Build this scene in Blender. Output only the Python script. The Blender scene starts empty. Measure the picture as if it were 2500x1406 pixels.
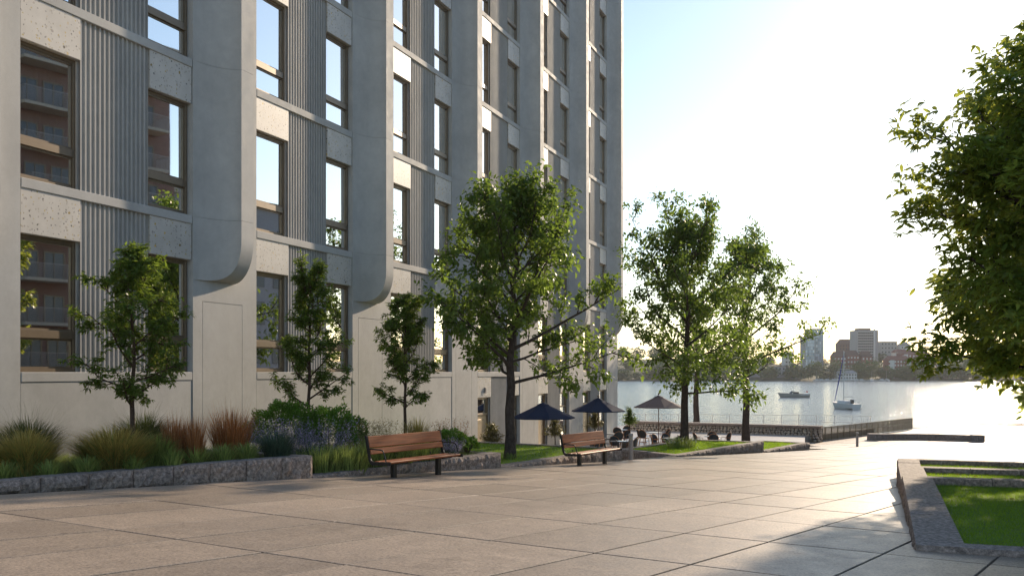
import bpy, bmesh, math, random
import numpy as np
from mathutils import Vector, Matrix

# ------------------------------------------------------------------ camera, sky, sun, exposure
scene = bpy.context.scene
COL = scene.collection
R = math.radians
cam_d = bpy.data.cameras.new('camera'); cam = bpy.data.objects.new('camera', cam_d); COL.objects.link(cam)
cam.location = (0, 0, 1.5); cam.rotation_euler = (R(90), 0, 0)
cam_d.sensor_width = 36; cam_d.lens = 34.56; cam_d.shift_y = 0.082
cam_d.clip_start = 0.1; cam_d.clip_end = 9000
scene.camera = cam

SUN_HEADING, SUN_ELEV = 31.0, 19.0
world = bpy.data.worlds.new('World'); scene.world = world; world.use_nodes = True
wn = world.node_tree; wn.nodes.clear()
sky = wn.nodes.new('ShaderNodeTexSky'); sky.sky_type = 'NISHITA'; sky.sun_disc = False
sky.sun_elevation = R(SUN_ELEV); sky.sun_rotation = R(SUN_HEADING)
sky.air_density = 1.0; sky.dust_density = 0.26; sky.ozone_density = 1.3
bg = wn.nodes.new('ShaderNodeBackground'); bg.inputs[1].default_value = 0.15
wo = wn.nodes.new('ShaderNodeOutputWorld')
wn.links.new(sky.outputs[0], bg.inputs[0]); wn.links.new(bg.outputs[0], wo.inputs[0])
sd = bpy.data.lights.new('sun', 'SUN'); sd.energy = 5.0; sd.angle = R(1.0); sd.color = (1.0, 0.80, 0.58)
sun = bpy.data.objects.new('sun', sd); COL.objects.link(sun)
to_sun = Vector((math.sin(R(SUN_HEADING))*math.cos(R(SUN_ELEV)), math.cos(R(SUN_HEADING))*math.cos(R(SUN_ELEV)), math.sin(R(SUN_ELEV))))
sun.rotation_euler = to_sun.to_track_quat('Z', 'Y').to_euler()
scene.view_settings.view_transform = 'Standard'; scene.view_settings.look = 'None'
scene.view_settings.gamma = 1.0; scene.view_settings.use_curve_mapping = False
scene.view_settings.exposure = 0.32
scene.render.engine = 'CYCLES'
scene.cycles.max_bounces = 6; scene.cycles.diffuse_bounces = 3; scene.cycles.glossy_bounces = 3
scene.cycles.transmission_bounces = 4; scene.cycles.transparent_max_bounces = 6
scene.cycles.sample_clamp_indirect = 6.0; scene.cycles.use_denoising = True
rng = np.random.default_rng(7); random.seed(7)

# ------------------------------------------------------------------ helpers: objects
def tag(o, label=None, cat=None, group=None, kind=None):
    if label: o['label'] = label
    if cat: o['category'] = cat
    if group: o['group'] = group
    if kind: o['kind'] = kind
    return o
def empty(name, loc=(0, 0, 0), rz=0.0, parent=None):
    o = bpy.data.objects.new(name, None); COL.objects.link(o)
    o.location = loc; o.rotation_euler = (0, 0, rz); o.empty_display_size = 0.2
    if parent: o.parent = parent
    return o
def link(name, me, mat=None, parent=None, loc=None, rz=None):
    o = bpy.data.objects.new(name, me); COL.objects.link(o)
    if mat is not None and not me.materials: me.materials.append(mat)
    if parent: o.parent = parent
    if loc is not None: o.location = loc
    if rz is not None: o.rotation_euler = (0, 0, rz)
    return o
def copy_tree(o, parent=None):
    c = o.copy(); COL.objects.link(c); c.parent = parent
    for ch in o.children: copy_tree(ch, c)
    return c
class MB:
    """collects verts and faces, then becomes ONE mesh object"""
    def __init__(s): s.v = []; s.f = []
    def add(s, vs, fs):
        n = len(s.v); s.v.extend([tuple(map(float, p)) for p in vs]); s.f.extend([tuple(i+n for i in f) for f in fs]); return s
    def box(s, a, b, M=None):
        x0, y0, z0 = a; x1, y1, z1 = b
        vs = [(x0,y0,z0),(x1,y0,z0),(x1,y1,z0),(x0,y1,z0),(x0,y0,z1),(x1,y0,z1),(x1,y1,z1),(x0,y1,z1)]
        if M is not None: vs = [M @ Vector(p) for p in vs]
        return s.add(vs, [(0,3,2,1),(4,5,6,7),(0,1,5,4),(1,2,6,5),(2,3,7,6),(3,0,4,7)])
    def cbox(s, c, d, M=None):
        return s.box((c[0]-d[0]/2, c[1]-d[1]/2, c[2]-d[2]/2), (c[0]+d[0]/2, c[1]+d[1]/2, c[2]+d[2]/2), M)
    def bbox(s, a, b, r=0.01):
        """box with chamfered edges (all 12)"""
        bm = bmesh.new(); bmesh.ops.create_cube(bm, size=1)
        for v in bm.verts:
            v.co = Vector([(a[i]+b[i])/2 + v.co[i]*(b[i]-a[i]) for i in range(3)])
        bmesh.ops.bevel(bm, geom=bm.edges[:], offset=r, segments=1, affect='EDGES', profile=0.5)
        bm.verts.index_update()
        s.add([v.co[:] for v in bm.verts], [[v.index for v in f.verts] for f in bm.faces]); bm.free(); return s
    def prism(s, poly, z0, z1):
        n = len(poly)
        zz0 = z0 if isinstance(z0, (list, tuple)) else [z0]*n; zz1 = z1 if isinstance(z1, (list, tuple)) else [z1]*n
        vs = [(p[0],p[1],zz0[i]) for i,p in enumerate(poly)] + [(p[0],p[1],zz1[i]) for i,p in enumerate(poly)]
        fs = [tuple(range(n-1,-1,-1)), tuple(range(n,2*n))] + [(i,(i+1)%n,n+(i+1)%n,n+i) for i in range(n)]
        return s.add(vs, fs)
    def tube(s, pts, rad, n=6, cap=True):
        pts = [Vector(p) for p in pts]
        if not isinstance(rad, (list, tuple, np.ndarray)): rad = [rad]*len(pts)
        vs = []; fs = []; ref = Vector((0.31, 0.17, 0.93))
        for i, p in enumerate(pts):
            d = (pts[min(i+1, len(pts)-1)] - pts[max(i-1, 0)]).normalized()
            u = d.cross(ref)
            if u.length < 0.1: u = d.cross(Vector((1, 0, 0)))
            u.normalize(); w = d.cross(u)
            for k in range(n):
                a = 2*math.pi*k/n; vs.append(p + (u*math.cos(a) + w*math.sin(a))*float(rad[i]))
        for i in range(len(pts)-1):
            for k in range(n):
                fs.append((i*n+k, i*n+(k+1)%n, (i+1)*n+(k+1)%n, (i+1)*n+k))
        if cap:
            fs.append(tuple(range(n-1,-1,-1))); m = (len(pts)-1)*n; fs.append(tuple(range(m, m+n)))
        return s.add(vs, fs)
    def lathe(s, prof, n=20, c=(0,0,0)):
        vs = []; fs = []
        for r, z in prof:
            for k in range(n):
                a = 2*math.pi*k/n; vs.append((c[0]+r*math.cos(a), c[1]+r*math.sin(a), c[2]+z))
        for i in range(len(prof)-1):
            for k in range(n): fs.append((i*n+k, i*n+(k+1)%n, (i+1)*n+(k+1)%n, (i+1)*n+k))
        if prof[0][0] > 1e-6: fs.append(tuple(range(n-1,-1,-1)))
        if prof[-1][0] > 1e-6: m = (len(prof)-1)*n; fs.append(tuple(range(m, m+n)))
        return s.add(vs, fs)
    def mesh(s, name, mat=None, smooth=False):
        me = bpy.data.meshes.new(name); me.from_pydata(s.v, [], s.f)
        if mat is not None: me.materials.append(mat)
        if smooth: me.shade_smooth() if smooth is True else me.set_sharp_from_angle(angle=R(smooth))
        me.update(); return me
    def build(s, name, mat=None, parent=None, loc=None, rz=None, smooth=False):
        return link(name, s.mesh(name, mat, smooth), None, parent, loc, rz)
def np_mesh(name, V, F, mat=None, smooth=False):
    """V (n,3), F (m,k) arrays to mesh, fast"""
    V = np.asarray(V, np.float32); F = np.asarray(F, np.int32); k = F.shape[1]
    me = bpy.data.meshes.new(name); me.vertices.add(len(V)); me.vertices.foreach_set('co', V.ravel())
    me.loops.add(F.size); me.loops.foreach_set('vertex_index', F.ravel())
    me.polygons.add(len(F)); me.polygons.foreach_set('loop_start', np.arange(0, F.size, k, dtype=np.int32))
    if smooth: me.polygons.foreach_set('use_smooth', np.ones(len(F), bool))
    if mat is not None: me.materials.append(mat)
    me.update(calc_edges=True); me.validate(); return me

# ------------------------------------------------------------------ helpers: materials
class NT:
    def __init__(s, name):
        s.m = bpy.data.materials.new(name); s.m.use_nodes = True; s.t = s.m.node_tree; s.t.nodes.clear()
        s.out = s.n('ShaderNodeOutputMaterial')
    def n(s, typ, **kw):
        nd = s.t.nodes.new(typ)
        for k, v in kw.items():
            if k.startswith('i_'):
                key = k[2:]; key = int(key) if key.isdigit() else key.replace('_', ' ')
                nd.inputs[key].default_value = v
            else: setattr(nd, k, v)
        return nd
    def l(s, a, b): s.t.links.new(a, b)
    def coord(s, scale=(1,1,1), space='Object'):
        tc = s.n('ShaderNodeTexCoord'); mp = s.n('ShaderNodeMapping'); mp.inputs['Scale'].default_value = scale
        s.l(tc.outputs[space], mp.inputs[0]); return mp.outputs[0]
    def world(s, scale=(1,1,1)):
        g = s.n('ShaderNodeNewGeometry'); mp = s.n('ShaderNodeMapping'); mp.inputs['Scale'].default_value = scale
        s.l(g.outputs['Position'], mp.inputs[0]); return mp.outputs[0]
    def noise(s, vec, scale, detail=4, rough=0.55):
        nd = s.n('ShaderNodeTexNoise'); nd.inputs['Scale'].default_value = scale; nd.inputs['Detail'].default_value = detail
        nd.inputs['Roughness'].default_value = rough; s.l(vec, nd.inputs['Vector']); return nd.outputs['Fac']
    def ramp(s, fac, stops):
        r = s.n('ShaderNodeValToRGB'); e = r.color_ramp.elements
        while len(e) < len(stops): e.new(0.5)
        for i, (p, c) in enumerate(stops): e[i].position = p; e[i].color = (*c, 1) if len(c) == 3 else c
        s.l(fac, r.inputs[0]); return r.outputs[0]
    def mix(s, fac, a, b, mode='MIX'):
        m = s.n('ShaderNodeMix', data_type='RGBA', blend_type=mode)
        for sock, val in ((m.inputs[0], fac), (m.inputs[6], a), (m.inputs[7], b)):
            if hasattr(val, 'links'): s.l(val, sock)
            else: sock.default_value = val if not isinstance(val, tuple) else (*val, 1)[:4]
        return m.outputs[2]
    def math(s, op, a, b=0.0):
        m = s.n('ShaderNodeMath', operation=op)
        for sock, val in ((m.inputs[0], a), (m.inputs[1], b)):
            if hasattr(val, 'links'): s.l(val, sock)
            else: sock.default_value = val
        return m.outputs[0]
    def bump(s, h, strength=0.3, dist=0.01, prev=None):
        b = s.n('ShaderNodeBump'); b.inputs['Strength'].default_value = strength; b.inputs['Distance'].default_value = dist
        s.l(h, b.inputs['Height'])
        if prev is not None: s.l(prev, b.inputs['Normal'])
        return b.outputs[0]
    def principled(s, col, rough=0.6, normal=None, metallic=0.0, spec=0.5, finish=True):
        p = s.n('ShaderNodeBsdfPrincipled'); p.inputs['Metallic'].default_value = metallic
        p.inputs['Specular IOR Level'].default_value = spec
        for key, val in (('Base Color', col), ('Roughness', rough)):
            if hasattr(val, 'links'): s.l(val, p.inputs[key])
            else: p.inputs[key].default_value = (*val, 1) if isinstance(val, tuple) else val
        if normal is not None: s.l(normal, p.inputs['Normal'])
        if finish: s.l(p.outputs[0], s.out.inputs[0])
        return p
def plain(name, col, rough=0.5, metallic=0.0, var=0.12, scale=6.0, bump=0.0, spec=0.5):
    t = NT(name); v = t.coord(); f = t.noise(v, scale)
    c = t.ramp(f, [(0.25, tuple(x*(1-var) for x in col)), (0.75, tuple(min(1, x*(1+var)) for x in col))])
    t.principled(c, rough, t.bump(t.noise(v, scale*8), bump, 0.005) if bump else None, metallic, spec)
    return t.m
def concrete(name, col, big=0.5):
    t = NT(name); v = t.world()
    f1 = t.noise(v, big, 6, 0.65); f2 = t.noise(v, 3.2, 8, 0.7); f3 = t.noise(v, 60, 4, 0.6)
    c = t.ramp(f1, [(0.3, tuple(x*0.86 for x in col)), (0.7, tuple(x*1.1 for x in col))])
    c = t.mix(0.35, c, t.ramp(f2, [(0.3, (0.66,0.66,0.67)), (0.7, (1.14,1.14,1.12))]), 'MULTIPLY')
    # faint rain streaks
    fs = t.noise(t.world((2.2, 2.2, 0.3)), 1.0, 6, 0.65)
    c = t.mix(0.16, c, t.ramp(fs, [(0.35, (0.7,0.7,0.71)), (0.6, (1.06,1.06,1.05))]), 'MULTIPLY')
    c = t.mix(0.12, c, t.ramp(f3, [(0.35, (0.5,0.5,0.5)), (0.6, (1.05,1.05,1.05))]), 'MULTIPLY')
    nb = t.bump(f3, 0.10, 0.004); nb = t.bump(f2, 0.12, 0.01, nb)
    t.principled(c, t.ramp(f2, [(0.3, (0.62,)*3), (0.7, (0.8,)*3)]), nb, spec=0.4)
    return t.m
def granite(name, col, bump=0.5):
    t = NT(name); v = t.world()
    f1 = t.noise(v, 1.3, 4); f2 = t.noise(v, 16, 8, 0.75); f3 = t.noise(v, 130, 3, 0.7)
    c = t.ramp(f2, [(0.32, tuple(x*0.3 for x in col)), (0.5, col), (0.68, tuple(min(1, x*2.0) for x in col))])
    c = t.mix(0.5, c, t.ramp(f3, [(0.3, (0.45,0.43,0.44)), (0.6, (1.15,1.1,1.08))]), 'MULTIPLY')
    c = t.mix(0.5, c, t.ramp(f1, [(0.3, (0.7,0.7,0.72)), (0.7, (1.15,1.1,1.05))]), 'MULTIPLY')
    t.principled(c, 0.82, t.bump(f2, bump, 0.03, t.bump(f3, 0.25, 0.004)), spec=0.3)
    return t.m
def paving(name, col):
    t = NT(name); v = t.world()
    oi = t.n('ShaderNodeObjectInfo'); gi = t.n('ShaderNodeNewGeometry')
    rnd = t.math('FRACT', t.math('ADD', oi.outputs['Random'], gi.outputs['Random Per Island']))
    f1 = t.noise(v, 0.35, 6, 0.6); f2 = t.noise(v, 4, 6, 0.65); f3 = t.noise(v, 34, 4, 0.8); f4 = t.noise(v, 120, 2, 0.6)
    c = t.ramp(rnd, [(0.0, tuple(x*0.8 for x in col)), (1.0, tuple(x*1.12 for x in col))])
    c = t.mix(0.7, c, t.ramp(f1, [(0.3, (0.72,0.72,0.73)), (0.72, (1.16,1.15,1.13))]), 'MULTIPLY')
    c = t.mix(0.4, c, t.ramp(f2, [(0.3, (0.78,0.78,0.79)), (0.7, (1.1,1.1,1.1))]), 'MULTIPLY')
    c = t.mix(0.75, c, t.ramp(f3, [(0.36, (0.35,0.34,0.34)), (0.5, (0.98,0.98,0.98)), (0.64, (1.5,1.48,1.44))]), 'MULTIPLY')
    c = t.mix(0.5, c, t.ramp(f4, [(0.35, (0.6,0.6,0.6)), (0.6, (1.15,1.14,1.12))]), 'MULTIPLY')
    f5 = t.noise(v, 1.1, 7, 0.75)
    c = t.mix(0.6, c, t.ramp(f5, [(0.30, (0.62,0.61,0.60)), (0.44, (1.0,1.0,1.0))]), 'MULTIPLY')
    vo = t.n('ShaderNodeTexVoronoi'); vo.inputs['Scale'].default_value = 0.9; t.l(v, vo.inputs['Vector'])
    c = t.mix(0.8, c, t.ramp(vo.outputs['Distance'], [(0.03, (0.45,0.44,0.43)), (0.05, (1.0,1.0,1.0))]), 'MULTIPLY')
    rg = t.ramp(f2, [(0.25, (0.42,)*3), (0.75, (0.60,)*3)])
    t.principled(c, rg, t.bump(f3, 0.22, 0.004, t.bump(f2, 0.06, 0.01)), spec=0.5)
    return t.m
def terrazzo(name):
    t = NT(name); v = t.world()
    w = t.n('ShaderNodeTexNoise'); w.inputs['Scale'].default_value = 9.0; t.l(v, w.inputs['Vector'])
    vm = t.n('ShaderNodeMix', data_type='VECTOR'); vm.inputs[0].default_value = 0.06
    t.l(v, vm.inputs[4]); t.l(w.outputs['Color'], vm.inputs[5])
    base = t.ramp(t.noise(v, 2.5, 4), [(0.3, (0.50,0.475,0.44)), (0.7, (0.60,0.57,0.53))])
    for sc, rad, thr, cols in ((17, 0.32, 0.5, [(0.0,(0.30,0.28,0.27)), (0.45,(0.42,0.38,0.33)), (0.72,(0.5,0.38,0.12)), (0.86,(0.22,0.21,0.21)), (1,(0.05,0.05,0.05))]),
                              (7, 0.20, 0.6, [(0,(0.28,0.26,0.25)), (0.5,(0.48,0.42,0.36)), (0.75,(0.62,0.42,0.08)), (1,(0.04,0.04,0.04))])):
        vo = t.n('ShaderNodeTexVoronoi'); vo.inputs['Scale'].default_value = sc; t.l(vm.outputs[1], vo.inputs['Vector'])
        sep = t.n('ShaderNodeSeparateColor'); t.l(vo.outputs['Color'], sep.inputs[0])
        inside = t.math('LESS_THAN', vo.outputs['Distance'], rad)
        pick = t.math('GREATER_THAN', sep.outputs[0], thr)
        base = t.mix(t.math('MULTIPLY', inside, pick), base, t.ramp(sep.outputs[1], cols))
    t.principled(base, 0.45, spec=0.4)
    return t.m
def leaf_mat(name, dark, light, trans, tf=0.42, rough=0.45):
    t = NT(name); gi = t.n('ShaderNodeNewGeometry')
    c = t.ramp(gi.outputs['Random Per Island'], [(0.0, dark), (0.7, light), (1.0, tuple(min(1, x*1.25) for x in light))])
    oi = t.n('ShaderNodeObjectInfo')
    c = t.mix(0.5, c, t.ramp(oi.outputs['Random'], [(0, (0.85,0.85,0.85)), (1, (1.12,1.1,1.05))]), 'MULTIPLY')
    c = t.mix(0.55, c, t.ramp(t.noise(t.world(), 1.4, 4), [(0.32, (0.72,0.78,0.7)), (0.68, (1.25,1.18,1.1))]), 'MULTIPLY')
    p = t.principled(c, rough, spec=0.35, finish=False)
    tr = t.n('ShaderNodeBsdfTranslucent')
    ct = t.ramp(gi.outputs['Random Per Island'], [(0.0, tuple(x*0.75 for x in trans)), (1.0, trans)]); t.l(ct, tr.inputs[0])
    mx = t.n('ShaderNodeMixShader'); mx.inputs[0].default_value = tf
    t.l(p.outputs[0], mx.inputs[1]); t.l(tr.outputs[0], mx.inputs[2]); t.l(mx.outputs[0], t.out.inputs[0])
    return t.m
def bark(name, col):
    t = NT(name); v = t.coord((1, 1, 0.45)); vh = t.coord((1, 1, 3.0))
    f1 = t.noise(v, 14, 6, 0.7); f2 = t.noise(vh, 5, 4, 0.6)
    c = t.ramp(f1, [(0.3, tuple(x*0.5 for x in col)), (0.7, tuple(x*1.5 for x in col))])
    t.principled(c, 0.9, t.bump(f1, 0.7, 0.03, t.bump(f2, 0.5, 0.03)), spec=0.2)
    return t.m
def wood(name, col):
    t = NT(name); v = t.coord((0.55, 9, 9)); oi = t.n('ShaderNodeObjectInfo')
    sh = t.n('ShaderNodeVectorMath', operation='ADD'); t.l(v, sh.inputs[0])
    cm = t.n('ShaderNodeCombineXYZ'); t.l(t.math('MULTIPLY', oi.outputs['Random'], 40.0), cm.inputs[0]); t.l(cm.outputs[0], sh.inputs[1])
    f = t.noise(sh.outputs[0], 2.2, 8, 0.62); f2 = t.noise(sh.outputs[0], 9, 4, 0.7)
    c = t.ramp(f, [(0.3, tuple(x*0.5 for x in col)), (0.5, col), (0.72, tuple(x*1.45 for x in col))])
    c = t.mix(0.4, c, t.ramp(f2, [(0.3, (0.6,0.6,0.6)), (0.7, (1.15,1.15,1.15))]), 'MULTIPLY')
    t.principled(c, 0.5, t.bump(f2, 0.15, 0.003), spec=0.4)
    return t.m
def glass_pane(name, inner=(0.03,0.03,0.032), tint=(1.0,0.99,0.97), lo=0.80):
    t = NT(name); oi = t.n('ShaderNodeObjectInfo')
    g = t.n('ShaderNodeBsdfGlossy'); g.inputs[0].default_value = (*tint, 1); g.inputs['Roughness'].default_value = 0.015
    tr = t.n('ShaderNodeBsdfTransparent'); tr.inputs[0].default_value = (0.78,0.8,0.8,1)
    lw = t.n('ShaderNodeFresnel'); lw.inputs['IOR'].default_value = 1.6
    fac = t.math('ADD', t.math('MULTIPLY', lw.outputs[0], 1.0-lo), lo)
    w = t.noise(t.world(), 0.9, 1, 0.4); nb = t.bump(w, 0.02, 0.02); t.l(nb, g.inputs['Normal'])
    mx = t.n('ShaderNodeMixShader'); t.l(fac, mx.inputs[0]); t.l(tr.outputs[0], mx.inputs[1]); t.l(g.outputs[0], mx.inputs[2])
    t.l(mx.outputs[0], t.out.inputs[0]); return t.m

M = {}
M['concrete'] = concrete('pier_concrete', (0.50, 0.495, 0.48))
M['concrete2'] = concrete('fluted_concrete', (0.45, 0.44, 0.425))
M['terrazzo'] = terrazzo('terrazzo')
M['bronze'] = plain('bronze_frame', (0.20, 0.155, 0.11), 0.38, 0.55, 0.08)
M['glass'] = glass_pane('window_glass')
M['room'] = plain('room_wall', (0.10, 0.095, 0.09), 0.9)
M['curtain'] = plain('curtain_cloth', (0.5, 0.48, 0.46), 0.9, 0, 0.06, 3)
M['paving'] = paving('paving_slab', (0.40, 0.325, 0.262))
M['joint'] = plain('joint_dark', (0.06, 0.055, 0.045), 0.95)
M['granite'] = granite('granite_split', (0.32, 0.26, 0.225), 0.9)
M['granite_top'] = granite('granite_flamed', (0.28, 0.25, 0.235), 0.3)
M['soil'] = plain('soil', (0.055, 0.04, 0.03), 0.95, 0, 0.4, 9, 0.6)
M['turf'] = plain('turf', (0.09, 0.17, 0.02), 0.9, 0, 0.35, 5, 0.5)
M['blade'] = leaf_mat('lawn_blade', (0.08,0.16,0.012), (0.18,0.31,0.022), (0.40,0.62,0.03), 0.5)
M['leaf'] = leaf_mat('leaf_green', (0.042,0.078,0.016), (0.09,0.145,0.03), (0.30,0.44,0.06), 0.46, 0.4)
M['leaf_maple'] = leaf_mat('leaf_maple', (0.075,0.13,0.03), (0.16,0.25,0.055), (0.52,0.58,0.08), 0.5, 0.42)
M['leaf_young'] = leaf_mat('leaf_young', (0.04,0.085,0.018), (0.10,0.17,0.035), (0.30,0.42,0.05), 0.45, 0.42)
M['leaf_olive'] = leaf_mat('leaf_olive', (0.07,0.075,0.03), (0.15,0.14,0.06), (0.26,0.24,0.08), 0.35)
M['leaf_box'] = leaf_mat('leaf_box', (0.06,0.14,0.02), (0.14,0.28,0.045), (0.3,0.5,0.06), 0.4)
M['bark'] = bark('bark_dark', (0.075, 0.058, 0.05))
M['bark_young'] = bark('bark_young', (0.09, 0.06, 0.045))
M['bench_wood'] = wood('bench_wood', (0.38, 0.115, 0.038))
M['dark_metal'] = plain('dark_metal', (0.035, 0.033, 0.032), 0.45, 0.3)
M['grey_metal'] = plain('grey_metal', (0.34, 0.31, 0.30), 0.42, 0.4, 0.05)
M['white_paint'] = plain('white_paint', (0.78, 0.76, 0.72), 0.5)
def canvas(name, col, tr):
    t = NT(name); p = t.principled(col, 0.8, spec=0.2, finish=False); b = t.n('ShaderNodeBsdfTranslucent'); b.inputs[0].default_value = (*tr, 1)
    mx = t.n('ShaderNodeMixShader'); mx.inputs[0].default_value = 0.3; t.l(p.outputs[0], mx.inputs[1]); t.l(b.outputs[0], mx.inputs[2]); t.l(mx.outputs[0], t.out.inputs[0]); return t.m
M['navy'] = canvas('navy_canvas', (0.03, 0.047, 0.10), (0.05, 0.07, 0.14)); M['backlit_tint'] = canvas('backlit_tint_canvas', (0.22, 0.195, 0.20), (0.3, 0.26, 0.25))  # right parasol: same navy cloth, its glow from the light behind painted as paler colour
M['pole_wood'] = wood('pole_wood', (0.16, 0.075, 0.04))
M['rattan'] = plain('rattan_cane', (0.42, 0.17, 0.055), 0.45)
M['weave'] = plain('dark_weave', (0.035, 0.045, 0.055), 0.6, 0, 0.5, 40, 0.6)
M['table_top'] = plain('table_stone', (0.72, 0.68, 0.62), 0.25, 0, 0.04)
M['pot'] = plain('pot_dark', (0.10, 0.095, 0.09), 0.7, 0, 0.15, 5, 0.1)
M['door'] = plain('door_bronze', (0.42, 0.32, 0.20), 0.4, 0.35, 0.05, 2)
for nm, d, l, tr in (('dark',(0.035,0.05,0.015),(0.12,0.14,0.045),(0.16,0.2,0.05)), ('gold',(0.20,0.17,0.04),(0.60,0.47,0.15),(0.6,0.48,0.13)),
                     ('green',(0.10,0.16,0.045),(0.34,0.42,0.13),(0.4,0.5,0.12)), ('rust',(0.18,0.065,0.022),(0.52,0.21,0.075),(0.55,0.24,0.08)),
                     ('blue',(0.03,0.065,0.045),(0.08,0.13,0.10),(0.10,0.18,0.10)), ('straw',(0.16,0.13,0.05),(0.34,0.28,0.12),(0.42,0.33,0.13)),
                     ('lilac',(0.26,0.22,0.34),(0.46,0.41,0.56),(0.48,0.42,0.56)), ('plume',(0.40,0.20,0.10),(0.58,0.34,0.18),(0.6,0.35,0.2)),
                     ('flower',(0.6,0.6,0.58),(0.75,0.75,0.72),(0.5,0.5,0.45))):
    M['g_'+nm] = leaf_mat('grass_'+nm, d, l, tr, 0.35, 0.55)

# ------------------------------------------------------------------ the ground
SX, SY, QUAY = 0.0323, 0.0394, -3.12
def g(x, y):
    """plaza height: one slope falling to the quay, easing into the level quay"""
    a = -(SY*y + SX*x); k = 0.10; h = max(k - abs(a-QUAY), 0)/k
    return max(a, QUAY) + h*h*k*0.25
K = [(-16.5, 5.0), (-4.05, 20.0), (-0.28, 25.8), (3.62, 32.2), (6.34, 37.7), (11.6, 45.3), (15.4, 50.9)]
QL = [(19.3, 64.4), (40.7, 89.0)]
PLAZA = [(-40,-30), (85,-30), (85,89), QL[1], QL[0]] + K[::-1] + [(-40,-12)]
def inside(p, poly):
    x, y = p; c = False; n = len(poly)
    for i in range(n):
        x1, y1 = poly[i]; x2, y2 = poly[(i+1) % n]
        if (y1 > y) != (y2 > y) and x < (x2-x1)*(y-y1)/(y2-y1)+x1: c = not c
    return c
def sheet(name, poly, zf, mat, step=3.0, skirt=0.0):
    bm = bmesh.new(); xs = [p[0] for p in poly]; ys = [p[1] for p in poly]
    nx = max(1, int((max(xs)-min(xs))/step)); ny = max(1, int((max(ys)-min(ys))/step))
    grid = [[bm.verts.new((min(xs)+(max(xs)-min(xs))*i/nx, min(ys)+(max(ys)-min(ys))*j/ny, 0)) for j in range(ny+1)] for i in range(nx+1)]
    for i in range(nx):
        for j in range(ny): bm.faces.new((grid[i][j], grid[i+1][j], grid[i+1][j+1], grid[i][j+1]))
    n = len(poly)
    for i in range(n):
        a = Vector((*poly[i], 0)); b = Vector((*poly[(i+1) % n], 0)); d = (b-a)
        bmesh.ops.bisect_plane(bm, geom=bm.verts[:]+bm.edges[:]+bm.faces[:], plane_co=a, plane_no=Vector((d.y, -d.x, 0)).normalized())
    bmesh.ops.delete(bm, geom=[f for f in bm.faces if not inside(f.calc_center_median()[:2], poly)], context='FACES')
    for v in bm.verts: v.co.z = zf(v.co.x, v.co.y)
    if skirt:
        be = [e for e in bm.edges if e.is_boundary]
        r = bmesh.ops.extrude_edge_only(bm, edges=be)
        for v in [q for q in r['geom'] if isinstance(q, bmesh.types.BMVert)]: v.co.z -= skirt
        bmesh.ops.recalc_face_normals(bm, faces=bm.faces[:])
    me = bpy.data.meshes.new(name); bm.to_mesh(me); bm.free(); me.materials.append(mat)
    return link(name, me)
plaza = tag(sheet('plaza_pavement', PLAZA, lambda x, y: g(x, y)-0.05, M['joint'], 3.0, 2.4), kind='structure')

# slabs: strips 1.35 and 1.10 m wide, 2.44 m long, laid down the slope
TH = R(33.0); EA = np.array((math.sin(TH), math.cos(TH))); EB = np.array((math.cos(TH), -math.sin(TH)))
O = np.array((-5.68, 11.95))
def clip_half(poly, a, nrm):
    out = []
    for i in range(len(poly)):
        p, q = poly[i], poly[(i+1) % len(poly)]; dp = np.dot(p-a, nrm); dq = np.dot(q-a, nrm)
        if dp >= 0: out.append(p)
        if dp*dq < 0: out.append(p+(q-p)*dp/(dp-dq))
    return out
slabs = []
kn = np.array((0.839, -0.545)); ka = np.array((-0.28, 25.8)) - kn*0.12
for i in range(-26, 42):
    b0 = i//2*2.45 + (1.35 if i % 2 else 0); b1 = b0 + (1.10 if i % 2 else 1.35)
    for j in range(-9, 36):
        gap = 0.016
        quad = [O+EB*b+EA*a for b, a in ((b0+gap,2.44*j+gap),(b1-gap,2.44*j+gap),(b1-gap,2.44*j+2.44-gap),(b0+gap,2.44*j+2.44-gap))]
        c = sum(quad)/4
        if c[1] < 3 or abs(c[0]) > 0.62*c[1]+4: continue
        if c[1] < 52.5: quad = clip_half(quad, ka, kn)
        if len(quad) > 2 and c[1] >= 52.5:
            quad = clip_half(quad, np.array(QL[0]), np.array((0.755, -0.656)))
            if len(quad) > 2: quad = clip_half(quad, np.array((0, 88.7)), np.array((0, -1)))
        if len(quad) < 3: continue
        if not inside(tuple(sum(quad)/len(quad)), PLAZA): continue
        slabs.append((math.hypot(*c), quad))
slabs.sort(key=lambda s: s[0])
rest = MB(); vis = 0
for d, quad in slabs:
    c = sum(quad)/len(quad); dz = random.uniform(-0.003, 0.003)
    z = [g(p[0], p[1])+dz for p in quad]
    seen = c[1] > 8.5 and abs(c[0]) < 0.55*c[1]+1
    if seen and vis < 300 :
        m = MB(); n = len(quad); r = 0.006
        loc = (c[0], c[1], g(c[0], c[1]))
        top = [c+(p-c)*(1-r/max(0.2, np.linalg.norm(p-c))) for p in quad]
        vs = [(p[0]-loc[0], p[1]-loc[1], z[k]-0.06-loc[2]) for k, p in enumerate(quad)] + \
             [(p[0]-loc[0], p[1]-loc[1], z[k]-0.005-loc[2]) for k, p in enumerate(quad)] + \
             [(p[0]-loc[0], p[1]-loc[1], z[k]-loc[2]) for k, p in enumerate(top)]
        fs = [tuple(range(2*n, 3*n))] + [(o+k, o+(k+1) % n, o+n+(k+1) % n, o+n+k) for o in (0, n) for k in range(n)]
        m.add(vs, fs).build('paving_slab', M['paving'], plaza, loc); vis += 1
    else: rest.prism(quad, [q-0.06 for q in z], z)
tag(rest.build('paving_slab_field', M['paving'], plaza), kind='stuff')

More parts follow.
